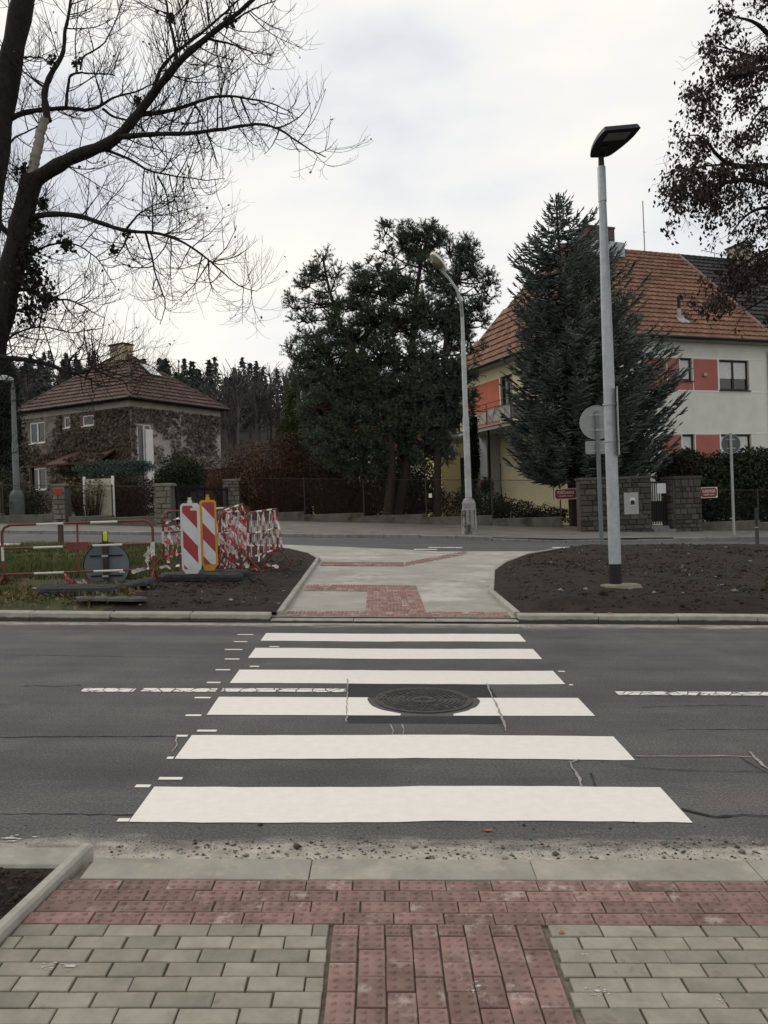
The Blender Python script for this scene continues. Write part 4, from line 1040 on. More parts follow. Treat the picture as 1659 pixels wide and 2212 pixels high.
def name_sign(label, pos, ang, w, h, l1, l2):
    t = thing('street_sign', label, 'street sign', pos, ang)
    upright(rrect(w, h, .03), -.004, .012).build('plate', m_swhite, t)
    upright(rrect(w - .045, h - .045, .045, True), -.009, -.0045).build('red_field', m_sred, t)
    a = ob('lettering', text_mesh(l1, h * .38, m_swhite), t, (0, -.0125, h * .12), (rad(90), 0, 0)); a.scale = (w * .74 / max(a.dimensions.x, .01), 1, 1)
    b = ob('lettering', text_mesh(l2, h * .19, m_swhite), t, (0, -.0125, -h * .2), (rad(90), 0, 0)); b.scale = (w * .62 / max(b.dimensions.x, .01), 1, 1)
    fr = MB()
    for z in (h / 2 - .05, -h / 2 + .05): fr.box(-w / 2 - .01, w / 2 + .01, .013, .03, z - .015, z + .015)
    for x in (-w / 2 - .02, w / 2 + .02): fr.box(x - .01, x + .01, .0, .03, -h / 2 - .03, h / 2 + .03)
    fr.build('sign_frame', m_fpost, t)
name_sign('red enamel street sign reading POŘÍČANSKÁ on the mesh fence left of the stone wall', Vector(at(1222, 1067, 30.9)), rad(-1.5), .82, .39, 'POŘÍČANSKÁ', 'HLOUBĚTÍN - PRAHA 9')
name_sign('red enamel street sign reading KLÁNOVICKÁ by the hedge right of the stone pillar', Vector(at(1531, 1064, 29.25)), rad(5), .62, .37, 'KLÁNOVICKÁ', 'HLOUBĚTÍN - PRAHA 9')

# ================================================================== lamps and traffic signs
m_galv = mat('galvanised', (.36, .39, .41), .16, 9, .5, .1, 50, metal=.35, stains=((.26, .29, .31), 6, .57))
m_black = mat('black_plastic', (.012, .012, .014), .2, 8, .55, .1, 40)
m_darkpaint = mat('lamp_graphite', (.014, .014, .017), .2, 8, .5, .1, 40)
Pb = G(3.52, 12.45, .2); Tp = at(1297, 345, 12.5); HP = Tp[2] - Pb.z
lp = thing('street_lamp', 'tall new galvanised lamp post with dark flat lamp head, standing in the soil bed', 'street lamp', Pb)
def poct(mb, prof, n=12): return mb.lathe([(r, z) for r, z in prof], n)
poct(MB(), [(.092, .38), (.090, 2.2), (.078, 4.2), (.056, HP - .55)], 12).build('pole', m_galv, lp, True)
poct(MB(), [(.062, HP - .548), (.062, HP - .05), (.055, HP - .03)], 12).build('pole_sleeve', m_galv, lp, True)
poct(MB(), [(.093, -.15), (.093, .378)], 12).build('base_collar', m_black, lp, True)
cf = MB(); n = 16; r_ = random.Random(5)
ring = [(math.cos(k * 2 * math.pi / n) * r_.uniform(.26, .40) + .06, math.sin(k * 2 * math.pi / n) * r_.uniform(.2, .3)) for k in range(n)]
cf.add([(x, y, -.12) for x, y in ring] + [(x * .80, y * .80, .075) for x, y in ring] + [(x * .3, y * .3, .09) for x, y in ring], [(k, (k + 1) % n, n + (k + 1) % n, n + k) for k in range(n)] + [(n + k, n + (k + 1) % n, 2 * n + (k + 1) % n, 2 * n + k) for k in range(n)] + [tuple(range(2 * n, 3 * n))])
cf.build('concrete_footing', mat('footing', (.22, .2, .16), .3, 8, .95, .6, 60), lp)
MB().tube([(0, 0, HP - .03), (0, 0, HP + .12), (0, -.02, HP + .24)], [.045, .04, .034], 10).build('spigot', m_darkpaint, lp, True)
# head: flat dished panel tilted towards the road, seen from below
prof = [(-.125, -.03), (-.152, -.01), (-.166, .05), (-.172, .14), (-.168, .26), (-.148, .41), (-.115, .52), (-.09, .58), (-.075, .597), (.385, .637), (.408, .632), (.41, .61), (.368, .44), (.32, .32), (.26, .20), (.19, .08), (.15, .02), (.10, -.02), (.04, -.03)]
hd = MB(); hd.add([(x, y, 0) for x, y in prof] + [(x * .93, y * .96 + .01, -.07) for x, y in prof], [tuple(range(len(prof) - 1, -1, -1)), tuple(range(len(prof), 2 * len(prof)))] + [(i, (i + 1) % len(prof), len(prof) + (i + 1) % len(prof), len(prof) + i) for i in range(len(prof))])
head = hd.build('lamp_head', m_darkpaint, lp)
# the head plane lies across the view, rising away from the pole: local y follows the arm
head.location = (0.0, .02, HP + .13); head.rotation_euler = (rad(168), 0, 0); head.scale = (1, 1, 1)
MB().add([(-.06, .36, .003), (.26, .39, .003), (.30, .55, .003), (-.02, .53, .003), (-.06, .36, .007), (.26, .39, .007), (.30, .55, .007), (-.02, .53, .007)], [(0, 1, 2, 3), (7, 6, 5, 4), (0, 4, 5, 1), (1, 5, 6, 2), (2, 6, 7, 3), (3, 7, 4, 0)]).build('lens', mat('lens_grey', (.16, .165, .16), .1, 10, .4, 0), head)
MB().box(-.06, .06, .0, .25, .002, .03, 0, .01).build('arm_socket', m_darkpaint, head)
# sign strapped to that pole, seen edge-on
tz = lambda y: at(1318, y, 12.5)[2] - Pb.z
sg = thing('traffic_sign', 'rectangular sign seen edge-on, strapped to the new lamp post', 'traffic sign', Pb)
ang = rad(76)
pn = MB().box(-.25, .25, -.012, .0, tz(985), tz(838)).build('panel', mat('sign_back', (.36, .37, .37), .1, 6, .45, 0, metal=.4), sg); pn.location = (.108, .0, 0); pn.rotation_euler = (0, 0, ang)
for z in (tz(873), tz(953)):
    MB().lathe([(.102, z - .012), (.102, z + .012)], 16).build('clamp_band', m_galv, sg); MB().box(.075, .106, -.02, .02, z - .02, z + .02).build('bracket', m_galv, sg)
# round sign on a post behind, back view
Ps = G(5.75, 21.7, .1); zs_ = lambda y: at(1303, y, 21.7)[2] - Ps.z
m_sback = mat('sign_back_grey', (.27, .285, .28), .12, 5, .5, .1, 30, metal=.3); m_postg = mat('post_grey', (.15, .17, .175), .15, 9, .5, .1, 40, metal=.3)
def round_sign(name, label, P, post_h, dz, r, ox=0, small=None, postm=None, rotz=0, pr=.035, backm=None):
    t = thing(name, label, 'traffic sign', P, rotz)
    MB().lathe([(pr, -.2), (pr, post_h), (pr * .8, post_h + .012)], 10).build('post', postm or m_postg, t, True)
    n = 40; d = MB(); upright([(r * math.cos(2 * math.pi * k / n) + ox, dz + r * math.sin(2 * math.pi * k / n)) for k in range(n)], pr + .012, pr + .018, d)
    dk = d.build('disc', backm or m_sback, t)
    rim = MB(); rim.tube([(ox + r * math.cos(2 * math.pi * k / n), pr + .01, dz + r * math.sin(2 * math.pi * k / n)) for k in range(n + 1)], .009, 6, cap=False); rim.build('rim', m_galv, dk)
    for z in (dz + r * .45, dz - r * .45):
        MB().box(ox - r * .45, ox + r * .45, pr + .002, pr + .0115, z - .016, z + .016).build('bracket', m_galv, t)
        MB().lathe([(pr + .004, z - .014), (pr + .004, z + .014)], 12).build('clamp', m_galv, t)
    if small:
        z, w, h = small; upright([(x, z + y) for x, y in rrect(w, h, .04)], pr + .012, pr + .018).build('plate', m_sback, t)
        for zz in (z + h * .25, z - h * .25): MB().box(-w * .3, w * .3, pr + .002, pr + .0115, zz - .014, zz + .014).build('bracket', m_galv, t)
    return t
round_sign('traffic_sign', 'round sign with small plate below, seen from behind, half hidden by the new lamp post', Ps, zs_(886), zs_(911), .43, 0, (zs_(965), .62, .34), pr=.055)
P2 = G(11.42, 27.1, .12); z2 = lambda y: at(1582, y, 27.1)[2] - P2.z
round_sign('traffic_sign', 'round sign on a thin grey post seen from behind, in front of the right hedge', P2, z2(935), z2(958), .31, .02, pr=.045, postm=mat('post_light', (.3, .31, .31), .1, 8, .5, .1, 40, metal=.3), backm=mat('sign_back_dark', (.085, .095, .095), .15, 5, .5, 0, metal=.2))
# short green post on the right
P3 = G(10.2, 22.7, .1)
gpst = thing('marker_post', 'short dark green post at the edge of the soil bed on the right', 'post', P3)
MB().lathe([(.045, -.2), (.045, .99), (.03, 1.0)], 10).build('post', mat('post_green', (.02, .035, .028), .3, 8, .6, .2, 40), gpst, True)
MB().lathe([(.05, -.02), (.05, .48)], 10).build('lower_sleeve', mat('sleeve_brown', (.06, .05, .045), .4, 8, .8, .3, 40), gpst, True)
MB().lathe([(.048, .482), (.03, .56), (.012, .60)], 8).build('paper_scrap', m_trim, gpst)
# old lamp across the street
m_oldlamp = mat('old_lamp_paint', (.36, .375, .38), .22, 5, .6, .2, 30, stains=((.25, .22, .17), 2.2, .58))
Po = G(2.92, 26.75, .1); zo = lambda y, x=1000: at(x, y, 26.75)[2] - Po.z
ol = thing('street_lamp', 'old pale curved-neck lamp post with white bowl head in front of the pines', 'street lamp', Po)
MB().lathe([(.27, -.15), (.262, .1), (.245, .55), (.238, .78), (.215, .80), (.215, .98), (.16, 1.10), (.09, 1.16)], 10).build('base', mat('lamp_base', (.25, .25, .24), .35, 3, .7, .3, 40, stains=((.05, .045, .035), 1.6, .5)), ol)
for k in range(10):
    th = (k + .5) * 2 * math.pi / 10; MB().box(-.006, .006, -.008, .008, 0, .76).build('base_rib', m_black, ol, loc=(.24 * math.cos(th), .24 * math.sin(th), .0), rot=(0, 0, th))
zt = zo(680)
MB().lathe([(.105, 1.16), (.100, 2.4), (.100, zo(902)), (.082, zo(898)), (.074, zo(735)), (.060, zo(731)), (.055, zt)], 12).build('pole', m_oldlamp, ol, True)
for y in (1050, 1005): MB().lathe([(.108, zo(y) - .02), (.108, zo(y) + .02)], 12).build('band', m_galv, ol)
arm = [(0, 0, zt)]; lx = lambda x, y: (at(x, y, 26.75)[0] - Po.x - (at(1003, 1000, 26.75)[0] - Po.x) * 0)
for x, y in ((991, 650), (982, 625), (966, 602), (948, 582)):
    p = at(x, y, 26.6); arm.append((p[0] - at(996, 690, 26.75)[0], p[1] - Po.y, p[2] - Po.z))
MB().tube(arm, [.055, .05, .045, .042, .04], 10).build('arm', m_oldlamp, ol, True)
p = arm[-1]
hb = MB(); hp_ = [(0, .10), (.10, .15), (.28, .18), (.46, .17), (.60, .12), (.66, .06)]
sec = []
for d, w in hp_:
    sec.append([(-d, -w, 0), (-d, w, 0), (-d, w * .8, .10), (-d, w * .4, .17 - .05 * (d > .5)), (-d, -w * .4, .17 - .05 * (d > .5)), (-d, -w * .8, .10)])
vs = [q for s in sec for q in s]; fs = []
for i in range(len(sec) - 1):
    for k in range(6): fs.append((i * 6 + k, i * 6 + (k + 1) % 6, (i + 1) * 6 + (k + 1) % 6, (i + 1) * 6 + k))
fs += [tuple(range(5, -1, -1)), tuple((len(sec) - 1) * 6 + k for k in range(6))]
hb.add(vs, fs); ho = hb.build('lamp_head', mat('lamp_white', (.58, .56, .48), .1, 4, .6, 0), ol, True, loc=(p[0] + .08, p[1] - .05, p[2] - .05), rot=(0, rad(38), rad(40)))
bw = MB(); bw.lathe([(.145, -.002), (.14, -.06), (.09, -.14), (.03, -.16)], 14); bo = bw.build('glass_bowl', mat('lamp_bowl', (.13, .11, .075), .2, 5, .3, 0), ho, True, loc=(-.33, 0, -.003)); bo.scale = (1.6, 1, 1)
# left lamp post
Pl = G(-14.0, 33.2, .1); zl = lambda y: at(38, y, 33.2)[2] - Pl.z
ll = thing('street_lamp', 'old grey lamp post at the far left beside the ivy house', 'street lamp', Pl)
MB().lathe([(.30, -.2), (.29, .5), (.27, 1.0), (.2, 1.15), (.12, 1.22)], 12).build('base', mat('lamp_base_left', (.10, .11, .11), .2, 4, .7, .2, 40), ll, True)
MB().lathe([(.125, 1.22), (.12, zl(960)), (.10, zl(955)), (.085, zl(880)), (.08, zl(835))], 12).build('pole', mat('lamp_grey_left', (.13, .14, .14), .15, 6, .6, .1, 40), ll, True)
MB().tube([(0, 0, zl(835)), (.05, -.1, zl(828)), (.2, -.5, zl(824)), (.3, -1.0, zl(826))], .05, 8).build('arm', m_galv, ll, True)
MB().box(.2, .45, -1.6, -.95, zl(828) - .08, zl(828) + .1, 0, .05).build('lamp_head', m_galv, ll)

# ================================================================== manhole
m_castiron = mat('cast_iron', (.062, .060, .055), .35, 20, .7, .4, 90, metal=.2, stains=((.10, .095, .085), 12, .6))
mh = thing('manhole_cover', 'round cast iron manhole cover in the middle of the zebra crossing', 'manhole cover', G(CVX, CVY, .003)); mh.rotation_euler = R4.to_euler()
MB().lathe([(.395, -.02), (.395, .008), (.38, .010), (.366, .004)], 48).build('frame_ring', m_castiron, mh)
cvr = MB().lathe([(.362, -.02), (.362, .0055), (.35, .0065)], 48); cv = cvr.build('cover', m_castiron, mh)
st = MB()
for r_in, n_, w_ in ((.332, 60, .016), (.302, 54, .012), (.268, 46, .016), (.232, 40, .012), (.195, 32, .016), (.155, 26, .012), (.115, 18, .014)):
    for k in range(n_):
        a0, a1 = 2 * math.pi * (k + .12) / n_, 2 * math.pi * (k + .88) / n_
        if r_in > .19 and k % 13 == 0: continue
        q = [((r_in + s * w_ / 2) * math.cos(a), (r_in + s * w_ / 2) * math.sin(a)) for s, a in ((-1, a0), (1, a0), (1, a1), (-1, a1))]
        st.prism(q, .006, .0135)
st.build('tread_blocks', m_castiron, cv)['kind'] = 'stuff'
for x, y, w_, h_ in ((-.045, .0, .07, .012), (.045, 0, .07, .012), (0, .03, .05, .01), (0, -.03, .05, .01)): MB().box(x - w_ / 2, x + w_ / 2, y - h_ / 2, y + h_ / 2, .006, .012).build('centre_mark', m_castiron, cv)
for x, y, sx, sy in ((.11, .015, .018, .014), (.19, .05, .03, .012), (-.335, -.01, .03, .016), (.33, .02, .03, .02)): MB().lathe([(1, .0142), (.9, .0145)], 12).build('lift_hole', m_black, cv, loc=(x, y, 0)).scale = (sx, sy, 1)

# ================================================================== barriers and beacons on the left
m_bred = mat('barrier_red', (.15, .04, .034), .25, 8, .6, .2, 50, stains=((.12, .05, .035), 5, .6)); m_bwhite = mat('barrier_white', (.58, .57, .54), .12, 8, .6, .2, 50)
def banded(mb, a, b, r, n=5, start=0):
    a, b = Vector(a), Vector(b); pts = []; mis = []
    for i in range(n):
        pts += [a.lerp(b, i / n)]; mis.append((i + start) % 2)
    pts.append(b); mb.tube(pts, r, 7, mis=mis); return mb
def barrier(label, P, rotz, L=2.0, Ht=1.1, bars=0, group=None, mid=True, lean=0, plate=False, z0=.28, tilt=0):
    t = thing('crowd_barrier', label, 'barrier', P, rotz, group); t.rotation_euler = (lean, tilt, rotz)
    MM = [m_bwhite, m_bred]; c = .12
    banded(MB(), (c, 0, Ht), (L - c, 0, Ht), .018, 5, 1).build('top_rail', MM, t)
    for s, x in ((1, 0), (-1, L)):
        e = MB(); e.tube([(x + s * c, 0, Ht), (x + s * c * .3, 0, Ht - c * .3), (x, 0, Ht - c)], .021, 7, 1); e.build('corner_bend', MM, t)
        banded(MB(), (x, 0, Ht - c), (x, 0, z0), .021, 3, 1).build('end_post', MM, t)
        lg = MB(); lg.tube([(x, 0, z0 + .02), (x, -.28, .0)], .017, 6, 1); lg.build('leg', MM, t); lg = MB(); lg.tube([(x, 0, z0 + .02), (x, .28, .0)], .017, 6, 1); lg.build('leg', MM, t)
    zz = ((Ht + z0) / 2 + .02, z0) if mid else (z0,)
    for z in zz: banded(MB(), (.02, 0, z), (L - .02, 0, z), .017, 5, 1).build('rail', MM, t)
    for i in range(bars):
        x = L * (i + 1) / (bars + 1); banded(MB(), (x, 0, z0), (x, 0, Ht), .009 if bars > 1 else .016, 3 if bars > 1 else 1, i % 2 if bars > 1 else 1).build('bar', MM, t)
    if plate: MB().box(L / 2 - .17, L / 2 + .17, -.035, -.022, zz[0] - .06, zz[0] + .06).build('plate', m_bred, t)
    return t
hg = lambda u, v, w=.14: G(u, v, w)
Pbar = hg(-5.68, 12.95, .08)
b0 = barrier('long low red and white barrier standing on the grass at the left edge', Pbar, rad(1.5), 2.28, at(160, 1130, 12.95)[2] - Pbar.z, 1, 'red and white crowd barriers', plate=True, z0=at(160, 1236, 12.95)[2] - Pbar.z)
specs = [((536, 14.9), (600, 16.9), 9, 'rightmost red and white barrier, its far end towards the footpath', .02),
         ((492, 15.3), (548, 17.0), 9, 'red and white barrier with close upright bars, second from the right in the tangle', -.05),
         ((470, 14.9), (520, 16.7), 3, 'red and white barrier wound with tape in the middle of the tangle', .04),
         ((428, 15.2), (478, 16.9), 3, 'red and white barrier just right of the yellow-edged beacon', -.04),
         ((352, 15.2), (515, 17.4), 2, 'rearmost red and white barrier, its left end sticking out left of the white beacon', .03)]
TAPES = []
for (xa, va), (xb, vb), nb, lab, ln in specs:
    ua, ub = (xa - 815) / 1838 * va, (xb - 815) / 1838 * vb
    A_, B2 = hg(ua, va, .12), hg(ub, vb, .12)
    bb_ = barrier(lab, A_, math.atan2(B2.y - A_.y, B2.x - A_.x), (B2 - A_).length, 1.08, nb, 'red and white crowd barriers', lean=ln * 2.2, plate=False, tilt=-.055 + ln)
    LB = (B2 - A_).length; rr_ = random.Random(int(xa))
    TAPES.append((bb_, LB, rr_))
def beacon_mat(edge):
    mt, t, b = nodes_of('beacon_face'); v, _ = coords(t, False)
    s = t.nodes.new('ShaderNodeSeparateXYZ'); t.links.new(v, s.inputs[0])
    k = mathn(t, 'ADD', mathn(t, 'MULTIPLY', s.outputs[0], 1.17), s.outputs[2])
    f = mathn(t, 'LESS_THAN', mathn(t, 'FRACT', mathn(t, 'MULTIPLY_ADD', k, 1 / .56, edge)), .5)
    col = mixc(t, f, (.55, .57, .59), (.30, .028, .03))
    col = mixc(t, .5, col, ramp(t, noise(t, v, 7, 5), [(.3, (.75, .74, .72)), (.7, (1.1, 1.1, 1.1))]), 'MULTIPLY')
    t.links.new(col, b.inputs['Base Color']); b.inputs['Roughness'].default_value = .5
    return mt
m_rubber = mat('recycled_rubber', (.022, .023, .025), .4, 14, .85, .5, 60, stains=((.06, .06, .058), 6, .6))
def beacon(label, P, rotz, Ht, W, edge_m, ph, handle_m, sticker=False):
    t = thing('guide_beacon', label, 'beacon', P, rotz)
    upright([(x, Ht / 2 + .1 + z) for x, z in rrect(W, Ht, .06)], -.035, .035).build('body', edge_m, t)
    f = upright([(x, Ht / 2 + .1 + z) for x, z in rrect(W - .07, Ht - .08, .03)], -.041, -.036).build('striped_face', beacon_mat(ph), t)
    MB().lathe([(.035, Ht + .1), (.035, Ht + .15), (.02, Ht + .152), (.02, Ht + .17), (.03, Ht + .172), (.03, Ht + .19)], 10).build('lamp_socket', handle_m, t)
    MB().add([(-W * .4, -.03, .11), (W * .4, -.03, .11), (W * .4, .03, .11), (-W * .4, .03, .11), (-.06, -.025, .0), (.06, -.025, 0), (.06, .025, 0), (-.06, .025, 0)], [(0, 1, 5, 4), (1, 2, 6, 5), (2, 3, 7, 6), (3, 0, 4, 7), (4, 5, 6, 7)]).build('foot_tongue', edge_m, t)
    if sticker: MB().box(W * .05, W * .33, -.0455, -.0415, Ht - .02, Ht + .02).build('sticker', m_bwhite, t)
    return t
def slab(name, label, P, rot, L, W, h, mt=None, group=None):
    mb = MB(); c = .12; poly = [(-L / 2 + c, -W / 2), (L / 2 - c, -W / 2), (L / 2, -W / 2 + c), (L / 2, W / 2 - c), (L / 2 - c, W / 2), (-L / 2 + c, W / 2), (-L / 2, W / 2 - c), (-L / 2, -W / 2 + c)]
    n = len(poly); mb.add([(x, y, 0) for x, y in poly] + [(x, y, h * .6) for x, y in poly] + [(x * .93, y * .88, h) for x, y in poly], [tuple(range(n - 1, -1, -1))] + [(i, (i + 1) % n, n + (i + 1) % n, n + i) for i in range(n)] + [(n + i, n + (i + 1) % n, 2 * n + (i + 1) % n, 2 * n + i) for i in range(n)] + [tuple(range(2 * n, 3 * n))])
    t = thing(name, label, 'base plate', P, 0, group); t.rotation_euler = rot
    mb.build('slab', mt or m_rubber, t)
    for x in (-L * .28, 0, L * .28): MB().box(x - .04, x + .04, -.04, .04, h + .001, h + .006).build('socket', m_black, t)
    return t
pb = hg(-2.98, 13.7, .20); m_yel2 = mat('beacon_yellow', (.50, .25, .03), .12, 6, .6, .1, 40); m_bw2 = mat('beacon_white', (.55, .55, .52), .12, 6, .6, .1, 40)
slab('base_plate', 'black rubber base plate under the white striped beacon', hg(-2.85, 13.75, .165), R4.to_euler(), 1.35, .5, .1)
beacon('red and white striped beacon with a white edge, nearest to the road', pb, rad(3), 1.10, .30, m_bw2, .36, m_bw2, True)
pb2 = hg(-2.80, 14.25, .22)
slab('base_plate', 'black rubber base plate behind, under the yellow-edged beacon', hg(-2.62, 14.3, .165), R4.to_euler(), .95, .42, .09)
bo2 = beacon('red and white striped beacon with a yellow edge, behind the white one', pb2, rad(18), 1.12, .27, m_yel2, .2, m_yel2)
# round sign standing on the verge, from behind
P5 = hg(-4.25, 13.35, .2); z5 = lambda y: at(232, y, 13.35)[2] - P5.z
t5 = thing('traffic_sign', 'low round grey sign seen from behind, standing on the verge behind the left barrier', 'traffic sign', P5)
MB().box(-.035, .035, -.035, .035, -.02, z5(1152)).build('post', mat('post_rusty', (.045, .032, .026), .4, 8, .7, .3, 40), t5)
n = 44; zc = z5(1222); upright([(.365 * math.cos(2 * math.pi * k / n), zc + .365 * math.sin(2 * math.pi * k / n)) for k in range(n)], .045, .055).build('disc', mat('sign_back_blue', (.125, .145, .165), .12, 4, .45, 0, metal=.25), t5)
rm = MB(); rm.tube([(.365 * math.cos(2 * math.pi * k / n), .045, zc + .365 * math.sin(2 * math.pi * k / n)) for k in range(n + 1)], .008, 6, cap=False); rm.build('rim', m_metal_dk, t5)
for z in (zc + .155, zc - .16):
    MB().box(-.25, -.05, .02, .044, z - .012, z + .012).build('bracket', m_metal_dk, t5); MB().box(.05, .25, .02, .044, z - .012, z + .012).build('bracket', m_metal_dk, t5)
    MB().box(-.05, .05, -.045, -.0355, z - .015, z + .015).build('clamp', m_galv, t5)
MB().box(.20, .28, .035, .0445, zc - .12, zc - .09).build('sticker', m_bwhite, t5)
MB().lathe([(.001, 0), (.03, .01), (.034, .05), (.034, .13), (.02, .165)], 10).build('yellow_cap', mat('hivis', (.50, .62, .03), .05, 5, .6, 0), t5, loc=(.02, -.05, z5(1170)))
def slab_at(label, x, y, v, rot, L, W, h, mt=None): return slab('base_plate', label, hg(*gp(x, y, .2), .175), rot, L, W, h, mt)
slab_at('black rubber slab strewn with tape scraps, left of the low round sign', 170, 1278, 13, (.05, .03, rad(6)), 1.15, .5, .1)
slab_at('grey weathered slab tilted in the grass in front of the low round sign', 240, 1293, 13, (-.05, .04, rad(-4)), .95, .36, .05, mat('slab_grey', (.085, .08, .07), .3, 8, .9, .4, 50))
slab_at('dark slab lying right of the low round sign', 290, 1262, 13, (.10, -.12, rad(-25)), .62, .5, .07, mat('slab_dark', (.04, .042, .045), .3, 8, .85, .4, 50))
P6 = hg(-8.5, 22.9, .05)
mp_ = thing('marker_post', 'short dark post at the rear edge of the grass on the left', 'post', P6); MB().box(-.06, .06, -.05, .05, -.15, .62).build('post', m_fpost, mp_); MB().box(-.066, .066, -.056, .056, .623, .65).build('cap', m_metal_dk, mp_)
# barrier tape
def tape_mat():
    mt, t, b = nodes_of('barrier_tape'); g = t.nodes.new('ShaderNodeNewGeometry'); v, _ = coords(t, False)
    wv = t.nodes.new('ShaderNodeTexWave'); wv.inputs['Scale'].default_value = 1.9; wv.bands_direction = 'DIAGONAL'; wv.inputs['Distortion'].default_value = 1.5; t.links.new(v, wv.inputs['Vector'])
    t.links.new(ramp(t, wv.outputs['Fac'], [(.50, (.64, .60, .59)), (.56, (.46, .08, .09))]), b.inputs['Base Color']); b.inputs['Roughness'].default_value = .45
    return mt
m_tape = tape_mat()
def ribbon(name_pts, w=.035, K=14, seed=0):
    r = random.Random(seed); pts = [Vector(p) for p in name_pts]; Q, _ = resample(np.array(pts), np.zeros(len(pts)), K); mb = MB(); vs = []
    for i, q in enumerate(Q):
        d = nrm(Q[min(i + 1, K - 1)] - Q[max(i - 1, 0)]); a = r.uniform(0, .8) + i * .35; s = nrm(np.cross(d, [math.cos(a), math.sin(a), .3])) * w * r.uniform(.5, 1.0); vs += [q + s, q - s]
    mb.add(vs, [(2 * i, 2 * i + 1, 2 * i + 3, 2 * i + 2) for i in range(K - 1)]); return mb
r_ = random.Random(12)
cl = lambda zx, zy, v: Vector(at((550 + zx * .3918) / 1.8228, (1950 + zy * .3918) / 1.8228, v))
for bb_, LB, rr_ in TAPES:                               # tape wound on and hanging from each barrier
    for k in range(7):
        x = rr_.uniform(.0, LB); z = rr_.choice((1.08, 1.05, .7, .95)); pts_ = [(x, .02, z)]
        for s in range(rr_.randint(2, 4)):
            x += rr_.uniform(-.16, .16); z -= rr_.uniform(.1, .3); pts_.append((min(max(x, -.1), LB + .1), rr_.uniform(-.10, .10), max(z, .08)))
        ribbon(pts_, rr_.uniform(.014, .028), 12, rr_.randint(0, 9999)).build('tape_strip', m_tape, bb_)
    for k in range(3):
        x = rr_.choice((0, 0, LB)); z1 = rr_.uniform(.6, 1.05); ribbon([(x + .035 * math.cos(q * 1.9), .035 * math.sin(q * 1.9), z1 - q * .05) for q in range(9)], .02, 22, k).build('tape_strip', m_tape, bb_)
tapes = [('red and white tape wound round the far end of the rightmost barrier', [[cl(1360, 180, 16.8), cl(1380, 240, 16.7), cl(1400, 330, 16.7), cl(1420, 430, 16.6), cl(1425, 530, 16.6)], [cl(1350, 175, 16.8), cl(1375, 260, 16.7), cl(1360, 330, 16.7)]]),
         ('red and white tape heap on the soil under the rightmost barrier', [[cl(1060 + 40 * k, 800 + r_.uniform(-40, 30), 15.2), cl(1120 + 30 * k, 760 + r_.uniform(-80, 40), 15.2), cl(1180 + 20 * k, 800, 15.1), cl(1250 + 12 * k, 790 + 5 * k, 15.1), cl(1340, 815, 15.0)] for k in range(5)] + [[cl(1230, 700, 15.8), cl(1310, 705, 15.8), cl(1400, 715, 15.8)], [cl(1250, 730, 15.8), cl(1330, 740, 15.7), cl(1390, 735, 15.7)], [cl(1160, 830, 14.9), cl(1200, 880, 14.7), cl(1270, 915, 14.5)]]),
         ('red and white tape hanging in loops from the tangled barriers in the middle', [[cl(x, y, 15.6), cl(x + r_.uniform(-25, 25), y + 120, 15.6), cl(x + r_.uniform(-35, 35), y + 230, 15.5), cl(x + r_.uniform(-30, 30), y + r_.uniform(300, 520), 15.5)] for x, y in ((800, 290), (825, 250), (850, 330), (890, 320), (930, 250), (955, 220), (1010, 190), (1035, 230), (1055, 220), (870, 420), (940, 330), (985, 240), (900, 500), (1060, 330), (1090, 420), (780, 380), (1075, 560))] + [[cl(780, 480, 15.4), cl(900, 520, 15.4), cl(1000, 490, 15.4), cl(1100, 500, 15.4)], [cl(760, 700, 15.3), cl(880, 690, 15.3), cl(1000, 700, 15.3)], [cl(930, 200, 15.8), cl(960, 230, 15.8), cl(1000, 200, 15.8), cl(1060, 240, 15.8)]]),
         ('red and white tape trailing down at the left end of the rearmost barrier', [[cl(250, 310, 15.3), cl(290, 260, 15.4), cl(400, 230, 15.5)], [cl(285, 320, 15.3), cl(300, 400, 15.3), cl(285, 500, 15.2), cl(290, 680, 15.1)], [cl(270, 420, 15.3), cl(255, 520, 15.2), cl(275, 600, 15.1)], [cl(370, 380, 15.5), cl(400, 470, 15.5), cl(365, 560, 15.4), cl(380, 610, 15.3)], [cl(300, 330, 15.4), cl(380, 300, 15.5), cl(410, 340, 15.5)], [cl(300, 330, 15.4), cl(350, 350, 15.4), cl(400, 330, 15.5)], [cl(200, 735, 14.3), cl(270, 705, 14.3), cl(320, 745, 14.3), cl(400, 700, 14.4)]])]
for i, (lab, lines) in enumerate(tapes):
    tp = thing('barrier_tape', lab, 'tape')
    for j, l in enumerate(lines): ribbon(l, .034, 14, i * 50 + j).build('tape_strip', m_tape, tp)
z5_ = lambda zx, zy, v: Vector(at((zx * .42195) / 1.8228, (1950 + zy * .42195) / 1.8228, v))
tp = thing('barrier_tape', 'torn red and white tape scraps on the black slab left of the round sign', 'tape')
for j, l in enumerate([[(560, 860), (620, 840), (640, 800), (600, 720)], [(640, 850), (700, 820), (760, 830), (840, 840)], [(770, 800), (800, 790), (830, 830), (760, 860)], [(590, 850), (660, 800), (720, 840)]]):
    ribbon([z5_(x, y, 13.1) for x, y in l], .045, 10, 400 + j).build('tape_strip', m_tape, tp)
tp = thing('barrier_tape', 'pale tape rag knotted on the right end of the left barrier', 'tape')
for j, l in enumerate([[(1380, 480), (1400, 530), (1330, 580), (1340, 560)], [(1410, 440), (1420, 520), (1415, 590)], [(1230, 720), (1300, 695), (1390, 680)], [(1380, 540), (1375, 620), (1380, 660)]]):
    ribbon([z5_(x, y, 12.9) for x, y in l], .04, 10, 500 + j).build('tape_strip', mat('pale_tape', (.50, .47, .45), .2, 6, .6, 0), tp)

